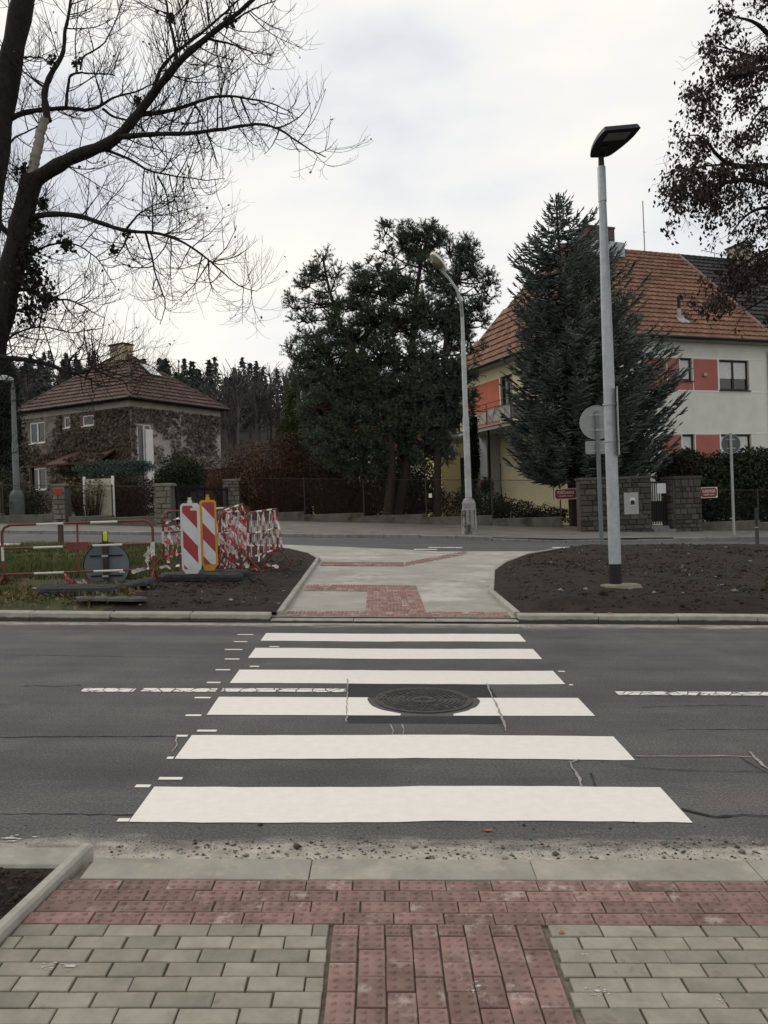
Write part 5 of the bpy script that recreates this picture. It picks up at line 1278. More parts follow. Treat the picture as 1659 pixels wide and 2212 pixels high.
# ================================================================== trees and plants
m_bark = mat('dark_bark', (.020, .017, .014), .5, 14, .95, .8, 45, bdist=.03)
m_twig = mat('twig', (.018, .015, .013), .3, 6, .9, 0)
m_pale = mat('bare_wood', (.20, .18, .155), .3, 8, .9, .4, 30)
def rand_dirs(n): return nrm(rng.normal(size=(n, 3)))
def grow(P0, D0, L, K, wander, up, droop=0.0):
    """polylines from P0 along D0: length L, bending upward by 'up'"""
    n = len(P0); P = np.empty((n, K, 3)); P[:, 0] = P0; d = nrm(D0); step = (L / (K - 1))[:, None]
    for k in range(1, K):
        d = nrm(d + rng.normal(size=(n, 3)) * wander + np.array([0, 0, 1.]) * (up - droop * (k < K / 2)))
        P[:, k] = P[:, k - 1] + d * step
    return P
def sample_on(polys, t):
    """polys (N,K,3), t (N,) in 0..1 -> points, tangents"""
    N, K, _ = polys.shape; x = np.clip(t, 0, .999) * (K - 1); i = x.astype(int); f = (x - i)[:, None]; a = polys[np.arange(N), i]; b = polys[np.arange(N), i + 1]
    return a + (b - a) * f, nrm(b - a)
def children(parents, rad_, per, tmin, lens, K, spread, wander, up, r0, taper=.35, plane=None, droop=0.0):
    N = len(parents); idx = np.repeat(np.arange(N), per); n = len(idx)
    if n == 0: return np.zeros((0, K, 3)), np.zeros((0, K))
    t = tmin + (1 - tmin) * rng.random(n) ** .9
    P, T = sample_on(parents[idx], t); q = rand_dirs(n)
    if plane is not None: q = q * plane
    q = nrm(q - (q * T).sum(1, keepdims=True) * T)
    D = nrm(T * (1 - spread) + q * spread)
    L = rng.uniform(*lens, n) * (1.15 - .6 * t)
    C = grow(P, D, L, K, wander, up, droop)
    rr = np.minimum(r0 * rng.uniform(.7, 1.2, n), .75 * (rad_[idx, 0] * (1 - t) + rad_[idx, -1] * t) + .0005)
    return C, rr[:, None] * np.linspace(1, taper, K)[None]

# ---------------------------------------------- bare tree on the left
Z1 = .463
limbs = [  # zoom-coordinates polyline, width start/end (zoom px), depth start/end
    ('trunk', [(-205, 2870), (-195, 2500), (-150, 1900), (-95, 1300), (-45, 900), (-5, 600), (45, 300), (80, 130), (110, 0), (150, -200), (190, -420)], 150, 85, 13.4, 13.4),
    ('trunk', [(-190, 2860), (-170, 2400), (-110, 1950), (-42, 1650), (15, 1430), (60, 1230), (100, 1050), (125, 920), (150, 830)], 150, 92, 12.9, 12.9),
    ('limb', [(148, 850), (200, 815), (300, 755), (400, 708), (500, 678), (560, 635), (615, 565), (700, 450), (800, 325), (870, 252), (960, 180), (1050, 112), (1150, 30), (1250, -60)], 68, 14, 12.9, 12.0),
    ('stub', [(140, 830), (165, 750), (190, 660), (222, 560)], 46, 36, 12.9, 13.1),
    ('limb', [(222, 565), (205, 450), (215, 390), (260, 310), (300, 260), (306, 150), (325, 50), (345, -80)], 34, 9, 13.1, 13.3),
    ('limb', [(560, 640), (640, 632), (720, 626), (860, 624), (1000, 612), (1120, 590), (1220, 580), (1300, 602), (1380, 660), (1450, 712), (1520, 742)], 26, 4, 12.5, 11.6),
    ('limb', [(620, 545), (660, 528), (720, 530), (830, 508), (900, 480), (1000, 445), (1100, 450), (1200, 470), (1290, 490), (1380, 540)], 26, 4, 12.5, 12.9),
    ('limb', [(495, 700), (600, 740), (680, 792), (740, 815), (850, 830), (960, 846), (1070, 838)], 13, 3, 12.7, 12.2),
    ('limb', [(735, 820), (768, 890), (786, 995), (850, 1050)], 9, 3, 12.4, 12.5),
    ('limb', [(5, 580), (45, 552), (120, 520), (220, 510), (330, 500), (420, 522), (480, 500), (530, 458), (640, 440), (760, 400)], 30, 5, 13.4, 13.6),
    ('limb', [(480, 508), (530, 546), (600, 556), (660, 590), (720, 660), (780, 740), (860, 810)], 12, 3, 13.5, 13.3),
    ('limb', [(308, 495), (325, 345), (380, 330), (450, 335), (530, 345)], 14, 4, 13.4, 13.6),
    ('limb', [(375, 325), (385, 260), (480, 215), (530, 120), (560, 30), (590, -60)], 9, 3, 13.5, 13.8),
    ('limb', [(120, 1020), (220, 996), (330, 1000), (420, 1020), (520, 1065), (600, 1086), (700, 1086), (770, 1095), (860, 1132), (940, 1190), (1030, 1270), (1110, 1340), (1200, 1362)], 28, 3, 12.9, 11.8),
    ('limb', [(680, 1090), (705, 1180), (722, 1300), (760, 1410), (735, 1510)], 11, 3, 12.3, 12.4),
    ('limb', [(600, 1090), (575, 1150), (530, 1205)], 11, 4, 12.3, 12.2),
    ('limb', [(590, 1070), (640, 1000), (720, 950), (830, 935)], 10, 3, 12.3, 12.0),
    ('limb', [(825, 300), (818, 200), (790, 90), (770, -20), (755, -120)], 18, 6, 12.5, 12.8),
    ('limb', [(710, 430), (755, 310), (830, 232), (920, 172), (1020, 85), (1110, -5), (1180, -80)], 18, 6, 12.6, 12.4),
    ('limb', [(970, 180), (1080, 205), (1190, 245), (1290, 250)], 12, 3, 12.3, 11.9),
    ('limb', [(1000, 150), (1120, 80), (1230, 20), (1320, -20)], 12, 3, 12.3, 12.4),
    ('limb', [(900, 480), (930, 520), (970, 590), (990, 660)], 9, 3, 12.6, 12.5),
    ('limb', [(790, 610), (810, 530), (860, 470)], 8, 3, 12.5, 12.5),
    ('limb', [(20, 1360), (130, 1350), (220, 1402), (330, 1395), (420, 1440), (500, 1490)], 17, 3, 12.9, 12.6),
    ('limb', [(60, 1250), (150, 1180), (260, 1130), (380, 1140), (480, 1210), (560, 1330)], 14, 3, 13, 13.3),
    ('limb', [(-20, 1640), (60, 1560), (180, 1520), (330, 1550), (470, 1520)], 12, 3, 12.9, 13.1),
    ('limb', [(-30, 1010), (30, 1080), (70, 1130)], 26, 20, 13.2, 13.0),
    ('limb', [(-40, 270), (90, 268), (200, 268), (230, 300)], 12, 4, 13.4, 13.6),
    ('limb', [(20, 700), (70, 640), (150, 600), (210, 560)], 11, 4, 13.4, 13.5),
]
Z6 = lambda zx, zy: (.3307 * zx / Z1, (713.2 + .3307 * zy) / Z1)
limbs += [('limb', [Z6(-300, 140), Z6(-100, 160), Z6(0, 172), Z6(150, 186), Z6(310, 215), Z6(400, 260), Z6(500, 296), Z6(560, 302), Z6(610, 252), Z6(700, 280), Z6(820, 318), Z6(880, 330)], 30, 3, 12.6, 11.8),
          ('limb', [Z6(455, 270), Z6(455, 200), Z6(480, 165), Z6(520, 152), Z6(530, 100), Z6(580, 75)], 11, 3, 12.0, 12.0),
          ('limb', [Z6(595, 310), Z6(600, 380), Z6(605, 440)], 9, 3, 12.0, 12.0), ('limb', [Z6(560, 300), Z6(600, 245), Z6(640, 225), Z6(780, 180), Z6(830, 150)], 10, 3, 12.0, 11.8),
          ('limb', [Z6(620, 260), Z6(720, 300), Z6(800, 320), Z6(850, 400), Z6(910, 410), Z6(915, 380)], 8, 2, 12.0, 11.9)]
tr = thing('tree', 'big bare dark tree with spreading twigs at the left edge', 'tree', G(-6.4, 13.2, .1))
inv = Matrix.Translation(tr.location).inverted()
L0 = np.array(tr.location)
trunkP, limbP, limbR, stub = [], [], [], None
K0 = 28
for kind, pts, w0, w1, d0, d1 in limbs:
    n = len(pts); W_ = [at(x * Z1, y * Z1, d0 + (d1 - d0) * i / (n - 1)) for i, (x, y) in enumerate(pts)]
    r = [(1.0 if kind == 'trunk' else 1.1) * (w0 + (w1 - w0) * (i / (n - 1)) ** .8) * Z1 / 2 * (d0 + (d1 - d0) * i / (n - 1)) / F for i in range(n)]
    Q, rr = resample(np.array(W_) - L0, r, K0)
    if kind != 'trunk':
        Q[2:] += np.cumsum(rng.normal(size=(K0 - 2, 3)) * .006, 0) * np.linspace(.3, 1, K0 - 2)[:, None]
    rr = rr * (1 + .10 * np.sin(np.arange(K0) * 2.3 + len(pts)))
    if kind == 'trunk': trunkP.append((Q, rr))
    elif kind == 'stub': stub = (Q, rr)
    else: limbP.append(Q); limbR.append(rr)
V, Qd = join([btubes(q[None], r[None], 14) for q, r in trunkP])
ob('trunk', npmesh('trunk', V, Qd, m_bark, True), tr)
V, Qd = btubes(stub[0][None], stub[1][None], 10); ob('barkless_limb', npmesh('stub', V, Qd, m_pale, True), tr)
LP, LR = np.array(limbP), np.array(limbR)
for q, r in zip(LP, LR):
    V, Qd = btubes(q[None], r[None], 8); ob('limb', npmesh('limb', V, Qd, m_bark, True), tr)
lens_ = np.linalg.norm(np.diff(LP, axis=1), axis=2).sum(1)
pl_ = np.array([1, .75, 1.])
B1, R1 = children(LP, LR, np.maximum(3, (lens_ * 7.5).astype(int)), .10, (.45, 1.25), 9, .72, .075, .10, .0105, .4, pl_)
tk = np.array([q for q, r in trunkP]); tkr = np.array([r for q, r in trunkP])
B1b, R1b = children(tk, tkr, np.array([28, 64]), .30, (.5, 1.7), 9, .85, .10, .09, .009, .4, pl_)
B1, R1 = np.concatenate([B1, B1b]), np.concatenate([R1, R1b])
B2, R2 = children(B1, R1, np.full(len(B1), 5), .12, (.28, .75), 7, .55, .08, .15, .0056, .5, pl_)
B3, R3 = children(B2, R2, np.full(len(B2), 2), .2, (.12, .42), 5, .5, .10, .19, .0036, .6)
print('twigs', len(B1), len(B2), len(B3))
V, Qd = join([btubes(B1, R1, 4), btubes(B2, R2, 3), btubes(B3, R3, 3)])
o = ob('twigs', npmesh('twigs', V, Qd, m_twig), tr); o['kind'] = 'stuff'
# few dead leaves and a dark ivy tangle on the lower stem
def leaf_quads(P, size, mt, name, parent, droop=.6, asp=.45, kind='stuff', nrmdir=None, foldy=.15):
    n = len(P); s = rng.uniform(*size, n)[:, None]; a = nrm(rand_dirs(n) + np.array([0, 0, -droop])); b = nrm(np.cross(a, rand_dirs(n))); c = np.cross(a, b)
    V = np.stack([P, P + a * s * .5 + b * s * asp, P + a * s + c * s * foldy, P + a * s * .5 - b * s * asp], 1)
    o = ob(name, npmesh(name, V.reshape(-1, 3), np.arange(4 * n).reshape(-1, 4), mt), parent)
    if kind: o['kind'] = kind
    return o
ivy = []
for x, y, r_, n in ((150, 1300, 55, 420), (120, 1180, 40, 260), (170, 1060, 26, 120), (310, 1135, 26, 120), (200, 945, 18, 60), (230, 1390, 35, 150), (100, 790, 25, 60), (355, 290, 14, 40), (245, 290, 16, 40), (640, 465, 12, 30), (1070, 95, 20, 50), (795, 80, 16, 40), (130, 1440, 50, 200), (530, 1160, 12, 30), (590, 1085, 18, 30)):
    c = at(x * Z1, y * Z1, 12.85) - L0; q = rng.normal(size=(n, 3)) * r_ * Z1 * 12.9 / F * np.array([.6, .5, .75]); ivy.append(c + q)
leaf_quads(np.concatenate(ivy), (.04, .085), mat('ivy_dark', (.016, .018, .011), .3, 2, .7, 0, island=.5), 'ivy_clumps', tr)
ends = B2[rng.choice(len(B2), 260, replace=False), -1]; leaf_quads(ends, (.03, .06), mat('dead_leaf', (.07, .045, .02), .3, 2, .8, 0, island=.4), 'withered_leaves', tr)

# ---------------------------------------------- brown-leaved tree, boughs reaching in from the right
X2 = lambda zx, zy: (1316.7 + .3224 * zx, .3224 * zy)
rb = [([(1500, 700), (1250, 480), (1062, 432), (980, 482), (900, 516), (820, 490), (740, 520), (680, 560)], .05, .006, 12.2, 11.6),
      ([(1500, 600), (1250, 420), (1062, 400), (960, 390), (880, 350), (800, 330), (700, 300)], .045, .006, 12.3, 12.6),
      ([(1500, 500), (1200, 330), (1062, 232), (1000, 160), (940, 130), (860, 120), (800, 100)], .05, .006, 12.3, 12.0),
      ([(1500, 1250), (1200, 1130), (1062, 1102), (900, 1126), (790, 1102), (720, 1050), (660, 970), (640, 900), (560, 890), (500, 920)], .05, .005, 12.3, 11.5),
      ([(1500, 1350), (1200, 1260), (1062, 1240), (920, 1196), (850, 1206), (760, 1232), (620, 1246), (540, 1300), (460, 1350), (410, 1400)], .05, .005, 12.3, 11.2),
      ([(760, 1232), (700, 1300), (640, 1360), (590, 1420)], .014, .004, 11.8, 11.7),
      ([(790, 1102), (640, 1110), (520, 1140), (420, 1150), (360, 1170)], .016, .004, 12.0, 11.3),
      ([(1500, 1600), (1200, 1450), (1062, 1380), (980, 1400), (900, 1450), (840, 1530), (790, 1600)], .04, .005, 12.4, 12.6),
      ([(1500, 1800), (1200, 1700), (1062, 1660), (950, 1740), (870, 1780), (800, 1830), (730, 1900)], .04, .005, 12.4, 12.4),
      ([(1500, 1900), (1200, 1860), (1062, 1880), (930, 1930), (800, 1970), (700, 2030), (640, 2080)], .04, .004, 12.4, 12.2),
      ([(1300, 1950), (1062, 1990), (950, 2060), (850, 2100)], .03, .004, 12.6, 12.6),
      ([(1500, 900), (1200, 760), (1062, 700), (990, 760), (940, 830), (900, 930)], .035, .005, 12.6, 12.9),
      ([(1500, 300), (1250, 60), (1062, 0), (980, -20), (900, -40)], .05, .006, 12.2, 12.4),
      ([(680, 560), (620, 620), (570, 680)], .01, .004, 11.6, 11.5), ([(820, 490), (760, 560), (700, 650), (640, 720)], .012, .004, 11.7, 11.6),
      ([(800, 330), (700, 250), (650, 380), (600, 380)], .012, .004, 12.4, 12.3)]
tg = thing('tree', 'tree with hanging dark brown leaves reaching in at the right edge', 'tree', G(6.9, 12.6, .15)); L0 = np.array(tg.location)
BP, BR = [], []
for pts, r0, r1, d0, d1 in rb:
    n = len(pts); W_ = [at(*X2(x, y), d0 + (d1 - d0) * i / (n - 1)) - L0 for i, (x, y) in enumerate(pts)]
    Q, rr = resample(np.array(W_), np.linspace(r0, r1, n), 20); BP.append(Q); BR.append(rr)
for j in (0, 2, 3, 4, 7, 9, 11):                        # the side of the crown beyond the frame
    q = BP[j].copy(); q[:, 0] = .3 - q[:, 0] * .85; q[:, 1] = q[:, 1] + .5 * np.sin(j); BP.append(q); BR.append(BR[j])
trk = np.array([(0, 0, -.3), (.05, 0, 1.5), (.1, .05, 3.0), (.15, 0, 4.5), (.1, 0, 6.5), (.2, 0, 8.5)]); tq, trr = resample(trk, [.26, .22, .20, .18, .13, .06], 16)
V, Qd = btubes(tq[None], trr[None], 12); ob('trunk', npmesh('trunk', V, Qd, m_bark, True), tg)
for q, r in zip(BP, BR):
    q0 = q[0]                                            # tie each bough to the stem if it starts there
    V, Qd = btubes(q[None], r[None], 7); ob('bough', npmesh('bough', V, Qd, m_bark, True), tg)
tie = []
for q, r in zip(BP, BR):
    if r[0] > .03: tie.append(np.linspace(np.array([.1, 0, min(max(q[0][2] - .5, 1.5), 7.5)]), q[0], 6))
V, Qd = btubes(np.array(tie), np.tile(np.linspace(.07, .045, 6), (len(tie), 1)), 7); ob('bough', npmesh('bough', V, Qd, m_bark, True), tg)
BP, BR = np.array(BP), np.array(BR); bl = np.linalg.norm(np.diff(BP, axis=1), axis=2).sum(1)
C1, S1 = children(BP, BR, np.maximum(4, (bl * 12).astype(int)), .12, (.2, .65), 7, .7, .14, -.02, .006, .4)
C2, S2 = children(C1, S1, np.full(len(C1), 3), .2, (.12, .35), 5, .6, .15, -.05, .003, .5)
V, Qd = join([btubes(C1, S1, 3), btubes(C2, S2, 3)]); o = ob('twigs', npmesh('twigs', V, Qd, m_twig), tg); o['kind'] = 'stuff'
allt = np.concatenate([C1[:, 2:].reshape(-1, 3), C2[:, 1:].reshape(-1, 3)])
clump = vnoise(allt[:, 0] * 1.0 + 50, allt[:, 2] + 50, 9, 3, 2.3)
sel = allt[rng.random(len(allt)) < np.clip((clump - .36) * 5, .06, 1) * .95]
sel = np.repeat(sel, 4, axis=0) + rng.normal(size=(len(sel) * 4, 3)) * .05
print('brown leaves', len(sel))
leaf_quads(sel, (.035, .085), mat('brown_leaf', (.034, .022, .017), .35, 2, .75, 0, island=.55), 'hanging_leaves', tg, 1.2, .28)

# ---------------------------------------------- needle foliage
def brush(P, D, L, per, nl, nw, ang=.9, seed=0):
    """needles round shoots: P base (n,3), D dir, L length; returns tri verts"""
    n = len(P); t = rng.random((n, per)) * .95 + .05; Dn = nrm(D)[:, None, :]
    q = rand_dirs(n * per).reshape(n, per, 3); q = nrm(q - (q * Dn).sum(-1, keepdims=True) * Dn)
    d = nrm(Dn * (1 - ang * .55) + q * ang); base = P[:, None, :] + Dn * (t * L[:, None])[..., None]
    s = nrm(np.cross(d, rand_dirs(n * per).reshape(n, per, 3))); w = nw * rng.uniform(.7, 1.2, (n, per, 1)); l = nl * rng.uniform(.7, 1.15, (n, per, 1))
    V = np.stack([base - s * w, base + s * w, base + d * l], 2).reshape(-1, 3)
    return V, np.arange(len(V)).reshape(-1, 3)
m_pine = mat('pine_needle', (.054, .074, .044), .25, .5, .6, 0, obj_var=.0, island=.55, spec=.35)
m_pine2 = mat('pine_needle_blue', (.060, .080, .056), .25, .5, .6, 0, island=.55, spec=.35)
m_spruce = mat('spruce_needle', (.074, .091, .078), .3, .6, .6, 0, island=.55, spec=.35)
m_pbark = mat('pine_bark', (.035, .025, .019), .4, 8, .95, .7, 30, bdist=.03)
def pine(label, base_uv, v, stem, r0, lobes, per_lobe, mt, needle=(.105, .0125), dens=28):
    P = G(*base_uv, .05); t = thing('pine_tree', label, 'tree', P); L0 = np.array(P)
    n = len(stem); S = np.array([at(x, y, v + dv) - L0 for x, y, dv in stem]); S = np.concatenate([[[0, 0, -.2]], S]); Q, rr = resample(S, np.linspace(r0, .035, n + 1), 24)
    V, F_ = btubes(Q[None], rr[None], 10); ob('trunk', npmesh('trunk', V, F_, m_pbark, True), t)
    lim, shoots, sd_ = [], [], []
    for (cx, cy, rx_, ry_, dv) in lobes:
        c = at(cx, cy, v + dv) - L0; k = (v + dv) / F; rad3 = np.array([rx_ * k, max(rx_, ry_) * k * .8, ry_ * k])
        j = np.argmin(np.linalg.norm(Q - (c - np.array([0, 0, .35 * np.linalg.norm((c - Q[:, ] )[0][:2]) * 0 + .5])), axis=1)); s0 = Q[j]
        mid = (s0 + c) / 2 + np.array([0, 0, -.15]); lim.append(resample(np.array([s0, mid, c]), [0, 0, 0], 8)[0])
        m_ = max(5, int(per_lobe * .32 * (rx_ * ry_) / 1600.)); u = rand_dirs(m_) * (rng.random((m_, 1)) ** .42); pts = c + u * rad3
        out = nrm(u * np.array([1, 1, 1.]) + 1e-6); dd = nrm(out * .8 + np.array([0, 0, .75]) + rng.normal(size=(m_, 3)) * .25)
        kp = vnoise(pts[:, 0] * 1.0 + 40, pts[:, 2] + .6 * pts[:, 1] + 40, 61, 2, 2.3) > (.475 if cy < 770 else .41); kp[:3] = True; pts, dd = pts[kp], dd[kp]; m_ = len(pts)
        side = nrm(np.cross(dd, rand_dirs(m_)))
        for w_ in range(5):
            a_ = w_ * 2 * math.pi / 4; oth = np.cross(dd, side); q_ = dd if w_ == 4 else nrm(dd * .62 + (side * math.cos(a_) + oth * math.sin(a_)) * .8 + np.array([0, 0, .15]))
            shoots.append(pts); sd_.append(q_)
        br = np.stack([np.linspace(0, 1, 5)[:, None] * (p - c)[None] + c[None] + np.array([0, 0, -.12]) * np.sin(np.linspace(0, math.pi, 5))[:, None] for p in pts[:max(5, m_ // 2)]]); lim.extend([resample(b, np.zeros(5), 8)[0] for b in br])
    lim = np.array(lim); V, F_ = btubes(lim, np.tile(np.linspace(.045, .014, 8), (len(lim), 1)), 4); o = ob('branches', npmesh('branches', V, F_, m_pbark, True), t); o['kind'] = 'stuff'
    S_ = np.concatenate(shoots); Dd = np.concatenate(sd_); Lh = rng.uniform(.20, .42, len(S_))
    V, F_ = brush(S_, Dd, Lh, dens, needle[0], needle[1], .72); o = ob('crown', npmesh('crown', V, F_, mt), t); o['kind'] = 'stuff'
    return t
pine('dark pine whose separate left leader rises against the sky', (.35, 33.6), 33.6, [(848, 1000, 0), (838, 900, 0), (800, 820, .2), (762, 760, .2), (735, 700, .3), (708, 620, .3), (697, 550, .3)], .20,
     [(697, 558, 13, 18, .3), (697, 592, 24, 18, .3), (668, 590, 14, 14, .1), (727, 592, 12, 18, .4), (665, 618, 22, 16, .0), (712, 628, 22, 22, .5), (690, 655, 34, 18, .2), (645, 662, 22, 12, -.2), (632, 640, 10, 16, -.2), (735, 660, 24, 20, .6), (655, 690, 26, 14, -.2), (720, 700, 40, 24, .3), (640, 725, 24, 16, -.3), (690, 745, 48, 26, 0), (630, 745, 12, 14, -.3), (650, 775, 36, 20, -.4), (720, 790, 52, 34, .2), (672, 820, 50, 26, -.4), (735, 850, 60, 40, 0), (690, 880, 48, 30, -.6), (745, 920, 62, 40, -.3), (700, 940, 44, 28, -.8), (760, 970, 50, 30, -.4), (640, 800, 22, 14, -.3), (770, 800, 46, 50, .4), (730, 985, 46, 30, -.3), (785, 1005, 54, 30, .2), (690, 905, 40, 34, .4)],
     300, m_pine)
pine('tall middle pine, the highest of the three dark pines', (.75, 34.2), 34.2, [(880, 1000, 0), (885, 860, 0), (890, 720, 0), (900, 620, 0), (915, 540, 0), (925, 495, 0)], .2,
     [(926, 495, 12, 20, 0), (905, 512, 20, 18, .2), (945, 520, 20, 20, -.2), (833, 502, 12, 20, .5), (832, 540, 22, 20, .4), (875, 500, 14, 20, .3), (870, 530, 28, 22, .2), (905, 545, 34, 26, .3), (815, 570, 24, 18, .4), (850, 580, 44, 28, .4), (775, 592, 12, 16, .6), (795, 600, 18, 16, .5), (780, 630, 32, 20, .4), (820, 630, 46, 30, .3), (880, 620, 52, 40, 0), (930, 590, 40, 36, -.3), (760, 660, 30, 20, .5), (800, 690, 54, 36, .3), (860, 700, 56, 44, -.2), (920, 670, 50, 44, -.4), (770, 735, 52, 34, .3), (830, 770, 60, 44, .2), (890, 770, 56, 44, -.2), (800, 840, 60, 44, -.1), (870, 850, 64, 46, -.3), (830, 910, 66, 40, -.3), (890, 920, 52, 36, -.3), (800, 960, 50, 28, -.6), (860, 975, 40, 24, 0), (840, 1010, 36, 26, .8), (905, 985, 40, 26, .8)],
     300, m_pine)
pine('right-hand dark pine spreading over the porch of the cream house', (2.35, 33.2), 33.4, [(945, 1000, 0), (948, 900, 0), (958, 780, 0), (970, 680, 0), (990, 600, 0), (1012, 530, 0)], .17,
     [(1014, 528, 13, 22, 0), (998, 560, 22, 24, 0), (970, 545, 18, 26, .2), (1022, 575, 20, 22, 0), (985, 600, 36, 28, 0), (1056, 605, 12, 18, -.3), (1050, 630, 26, 16, -.3), (1025, 620, 26, 20, -.1), (960, 620, 36, 32, .3), (1000, 655, 50, 34, 0), (1040, 660, 22, 16, -.3), (950, 690, 44, 36, .2), (1005, 705, 46, 30, 0), (1030, 690, 24, 14, -.2), (970, 750, 52, 36, 0), (1018, 750, 28, 24, -.2), (940, 800, 48, 38, 0), (990, 810, 42, 34, -.2), (1010, 850, 22, 26, -.3), (950, 860, 50, 36, -.2), (985, 895, 36, 24, -.3), (935, 915, 46, 28, -.2), (975, 950, 20, 14, -.4), (920, 965, 44, 30, .4), (965, 985, 14, 20, .0)],
     300, m_pine2)

# ---------------------------------------------- blue spruce
def spruce(label, P, H_, prof, mt, levels=54, per=9, lean=(0, 0), dens=26):
    """prof: list of (height fraction, left radius, right radius)"""
    t = thing('spruce_tree', label, 'tree', P); pr_ = np.array(prof); az_all, br, rr_ = [], [], []
    st_ = np.array([(0, 0, -.2), (lean[0] * .5, lean[1] * .5, H_ * .5), (lean[0], lean[1], H_)]); Q, rr = resample(st_, [.22, .13, .02], 20)
    V, F_ = btubes(Q[None], rr[None], 9); ob('trunk', npmesh('trunk', V, F_, m_pbark, True), t)
    for i in range(levels):
        f = .168 + .822 * (max(0, i + rng.uniform(-.3, .3)) / levels) ** 1.2
        for k in range((per + 5 if f < .62 else per) if f < .8 else 6):
            az = rng.uniform(0, 2 * math.pi) if k < per else rng.uniform(-1.25, 1.25); side = min(1, max(0, .5 + .8 * math.cos(az))); L = (np.interp(f, pr_[:, 0], pr_[:, 1]) * (1 - side) + np.interp(f, pr_[:, 0], pr_[:, 2]) * side) * rng.uniform(.66, 1.08)
            if L < .12: continue
            o3 = np.array([lean[0] * f, lean[1] * f, f * H_]); d = np.array([math.cos(az), math.sin(az), 0]); droop = -.26 + .55 * f ** 1.5
            s = np.linspace(0, 1, 8)[:, None]; path = o3 + d * L * s + np.array([0, 0, 1.]) * L * (droop * s + .30 * s ** 2.6 - .12 * np.sin(s * math.pi)); br.append(path); rr_.append(np.linspace(.02, .006, 8) * min(1, .4 + L / 2))
    br = np.array(br); rr_ = np.array(rr_); V, F_ = btubes(br, rr_, 4); o = ob('branches', npmesh('branches', V, F_, m_pbark, True), t); o['kind'] = 'stuff'
    bl = np.linalg.norm(br[:, -1] - br[:, 0], axis=1); per_b = np.clip((bl * 18).astype(int), 8, 50)
    idx = np.repeat(np.arange(len(br)), per_b); tt = .10 + .88 * rng.random(len(idx)) ** .62; Pq, T = sample_on(br[idx], tt); sgn = np.where(rng.random(len(idx)) < .5, 1, -1)[:, None]
    sidev = nrm(np.cross(T, np.array([0, 0, 1.]))) * sgn; D = nrm(T * .75 + sidev * rng.uniform(.3, 1.0, (len(idx), 1)) + np.array([0, 0, 1.]) * rng.uniform(-.45, .12, (len(idx), 1)))
    L = np.clip(bl[idx] * .40 * (1.12 - tt) + .10, .12, .34) * rng.uniform(.7, 1.2, len(idx))
    tipD = nrm(br[:, -1] - br[:, -2]); Pq = np.concatenate([Pq, br[:, -1]]); D = np.concatenate([D, tipD]); L = np.concatenate([L, rng.uniform(.12, .22, len(br))])
    print('spruce shoots', len(Pq)); V, F_ = brush(Pq, D, L, dens, .046, .0115, .85); o = ob('crown', npmesh('crown', V, F_, mt), t); o['kind'] = 'stuff'
    SP = Pq[:, None, :] + nrm(D)[:, None, :] * (L[:, None] * np.array([0, .45, 1.02]))[..., None]; V, F_ = btubes(SP, np.tile([.012, .024, .006], (len(SP), 1)) * rng.uniform(.8, 1.25, (len(SP), 1)), 4)
    o = ob('shoots', npmesh('shoots', V, F_, mt), t); o['kind'] = 'stuff'
    return t
Psp = G(7.45, 31.9, .1); base = np.array(Psp); top = at(1206, 408, 31.9); Hs = top[2] - base[2]; kpx = 31.9 / F
def axis_x(y): f = (at(1206, y, 31.9)[2] - base[2]) / Hs; return f
prof = []
for y, xl, xr in ((1062, 1120, 1425), (1030, 1108, 1450), (985, 1095, 1458), (930, 1088, 1452), (890, 1085, 1462), (850, 1095, 1478), (800, 1100, 1440), (760, 1092, 1405), (720, 1105, 1398), (680, 1108, 1392), (640, 1112, 1375), (600, 1108, 1350), (560, 1118, 1325), (530, 1150, 1305), (500, 1160, 1290), (470, 1178, 1262), (440, 1186, 1240), (415, 1196, 1216)):
    f = axis_x(y); ax = base[0] + (top[0] - base[0]) * f; wl_, wr_ = at(xl, y, 31.9)[0], at(xr, y, 31.9)[0]; prof.append((f, max(.1, ax - wl_), max(.1, wr_ - ax)))
spruce('tall blue-grey spruce in front of the cream house, behind the new lamp post', Psp, Hs, prof, m_spruce, 60, 12, ((top - base)[0], 0), 6)

